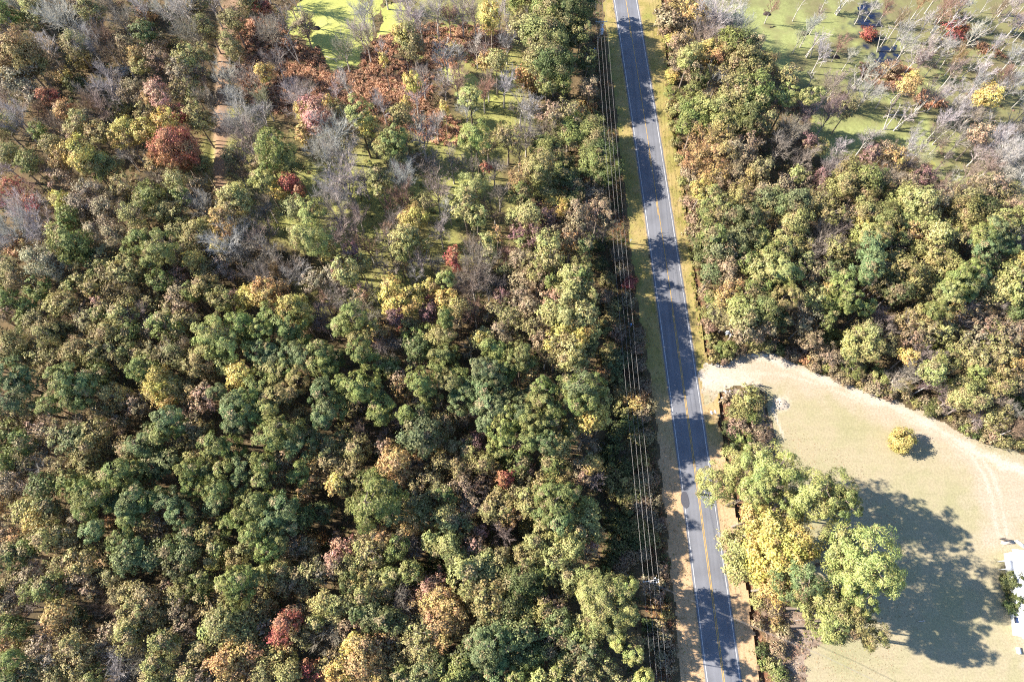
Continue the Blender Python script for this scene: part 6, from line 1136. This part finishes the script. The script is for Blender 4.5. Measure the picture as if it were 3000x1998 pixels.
# picnic bench on the lawn between the pines
p = at(2420, 1545); t = thing("bench", p, R(-5)); tag(t, "dark wooden bench on the lawn between pine and sweetgum", "bench")
M_DARKW = plain("dark_stained_wood", (0.06, 0.045, 0.04), 0.7)
g = Geo()
for y in (-0.19, 0, 0.19): g.box((0, y, 0.45), (1.7, 0.15, 0.045))
link("seat", g.mesh("seat", [M_DARKW], attrs=False), t)
g = Geo()
for z in (0.65, 0.82): g.box((0, 0.30, z), (1.7, 0.04, 0.13), 0, 0, -0.15)
link("backrest", g.mesh("backrest", [M_DARKW], attrs=False), t)
for x in (-0.7, 0.7):
    g = Geo(); g.box((x, -0.2, 0.215), (0.08, 0.08, 0.43)); g.box((x, 0.26, 0.43), (0.08, 0.07, 0.86)); g.box((x, 0.03, 0.30), (0.06, 0.46, 0.06)); link("leg", g.mesh("leg", [M_DARKW], attrs=False), t)

# ------------------------------------------------------------------ white house at the picture edge
M_ROOF = plain("white_metal_roof", (0.42, 0.45, 0.52), 0.45, 0.0, noise=0.08, scale=0.8)
M_SIDE = plain("white_siding", (0.70, 0.72, 0.75), 0.6, noise=0.08)
M_GLASS = plain("dark_window_glass", (0.02, 0.035, 0.09), 0.1, noise=0.02)
e0 = at(2965, 1612, 2.6); e1 = at(2994, 1865, 2.6)
ax = (Vector((e1.x, e1.y, 0)) - Vector((e0.x, e0.y, 0))); Lh = ax.length; rz = math.atan2(ax.y, ax.x) + R(90)
t = thing("house", (e0.x, e0.y, 0), rz); tag(t, "low white house with a bright metal roof behind round bushes", "house")
# local frame: y runs back along the long wall (negative y = towards the viewer), x away from the lawn
W_ = 6.5
g = Geo(); g.box((W_ / 2 + 0.25, -Lh / 2, 1.3), (W_, Lh - 0.4, 2.6)); link("wall", g.mesh("wall", [M_SIDE], attrs=False), t)
g = Geo()
for sgn, a0, a1 in ((0, 0.0, W_ / 2 + 0.25), (1, W_ / 2 + 0.25, W_ + 0.5)):
    n = 40; ys = np.linspace(0.25, -Lh - 0.25, n)
    z0, z1 = (2.62, 3.75) if sgn == 0 else (3.75, 2.62)
    V = [(x, y, z + dz + (0.03 if i % 2 else 0)) for dz in (0, -0.06) for i, y in enumerate(ys) for x, z in ((a0, z0), (a1, z1))]
    F = [(2 * i, 2 * i + 2, 2 * i + 3, 2 * i + 1) for i in range(n - 1)] + [(2 * n + 2 * i, 2 * n + 2 * i + 1, 2 * n + 2 * i + 3, 2 * n + 2 * i + 2) for i in range(n - 1)]
    F += [(2 * i, 2 * n + 2 * i, 2 * n + 2 * i + 2, 2 * i + 2) for i in range(n - 1)]
    g.add(V, F)
roof = link("roof", g.mesh("roof", [M_ROOF], attrs=False), t)
g = Geo(); g.box((1.9, -2.2, 3.32), (0.8, 1.1, 0.12), 0, 0, 0, -0.32); link("skylight", g.mesh("skylight", [M_GLASS], attrs=False), roof)
g = Geo(); cyl(g, (2.4, -6.5, 3.2), 0.1, 0.6); link("vent_pipe", g.mesh("vent_pipe", [M_GALV], True, attrs=False), roof)
g = Geo(); g.box((-0.35, -2.4, 2.25), (1.5, 1.6, 0.08), 0, 0, 0, 0.12); pr = link("porch_roof", g.mesh("porch_roof", [M_ROOF], attrs=False), t)
for y in (-1.75, -3.05):
    g = Geo(); g.box((-0.95, y, 1.05), (0.09, 0.09, 2.1)); link("porch_post", g.mesh("porch_post", [M_SIDE], attrs=False), t)
for y in (-Lh + 2.5,):
    g = Geo(); g.box((0.24, y, 1.5), (0.06, 1.1, 1.2)); wd = link("window", g.mesh("window", [M_SIDE], attrs=False), t)
    g = Geo(); g.box((0.205, y, 1.5), (0.03, 0.9, 1.0)); link("pane", g.mesh("pane", [M_GLASS], attrs=False), wd)
g = Geo(); g.box((0.24, -2.4, 1.0), (0.06, 0.9, 2.0)); link("door", g.mesh("door", [M_WOODP], attrs=False), t)
# timber lying at the house corner
for k, (px, py, L, rz_, lab) in enumerate(((2952, 1592, 2.4, 4, "weathered plank pile at the house corner"), (2992, 1600, 2.6, -42, "bluish loose boards leaning beside the house corner"))):
    g = Geo()
    for q in range(5): g.box((0.05 * (q % 2), (q % 3) * 0.19, 0.06 + 0.055 * q), (L * (1 - 0.06 * q), 0.14, 0.045), 0.04 * (q - 2))
    o = link("plank_pile", g.mesh("plank_pile", [M_WOODP if k == 0 else M_GALV], attrs=False), None, at(px, py)); o.rotation_euler.z = R(rz_); tag(o, lab, "plank pile", "loose timber by the house")
for k, (px, py) in enumerate(((2929, 1566), (2938, 1572))):
    g = Geo(); g.box((0, 0, 0.75), (0.14, 0.14, 1.5), 0.2); 
    tag(link("fence_post", g.mesh("fence_post", [M_DARKW], attrs=False), None, at(px, py + 12)), ["dark short fence post farther from the house planks", "dark short fence post right against the house planks"][k], "fence post", "dark posts by the house")
g = Geo(); g.box((0, 0, 0.2), (0.5, 0.9, 0.4)); g.box((0, 0, 0.42), (0.56, 0.96, 0.05))
tag(link("storage_crate", g.mesh("storage_crate", [M_BOXW], attrs=False), None, at(2981, 1905)), "small white crate on bare ground by the house wall", "crate")
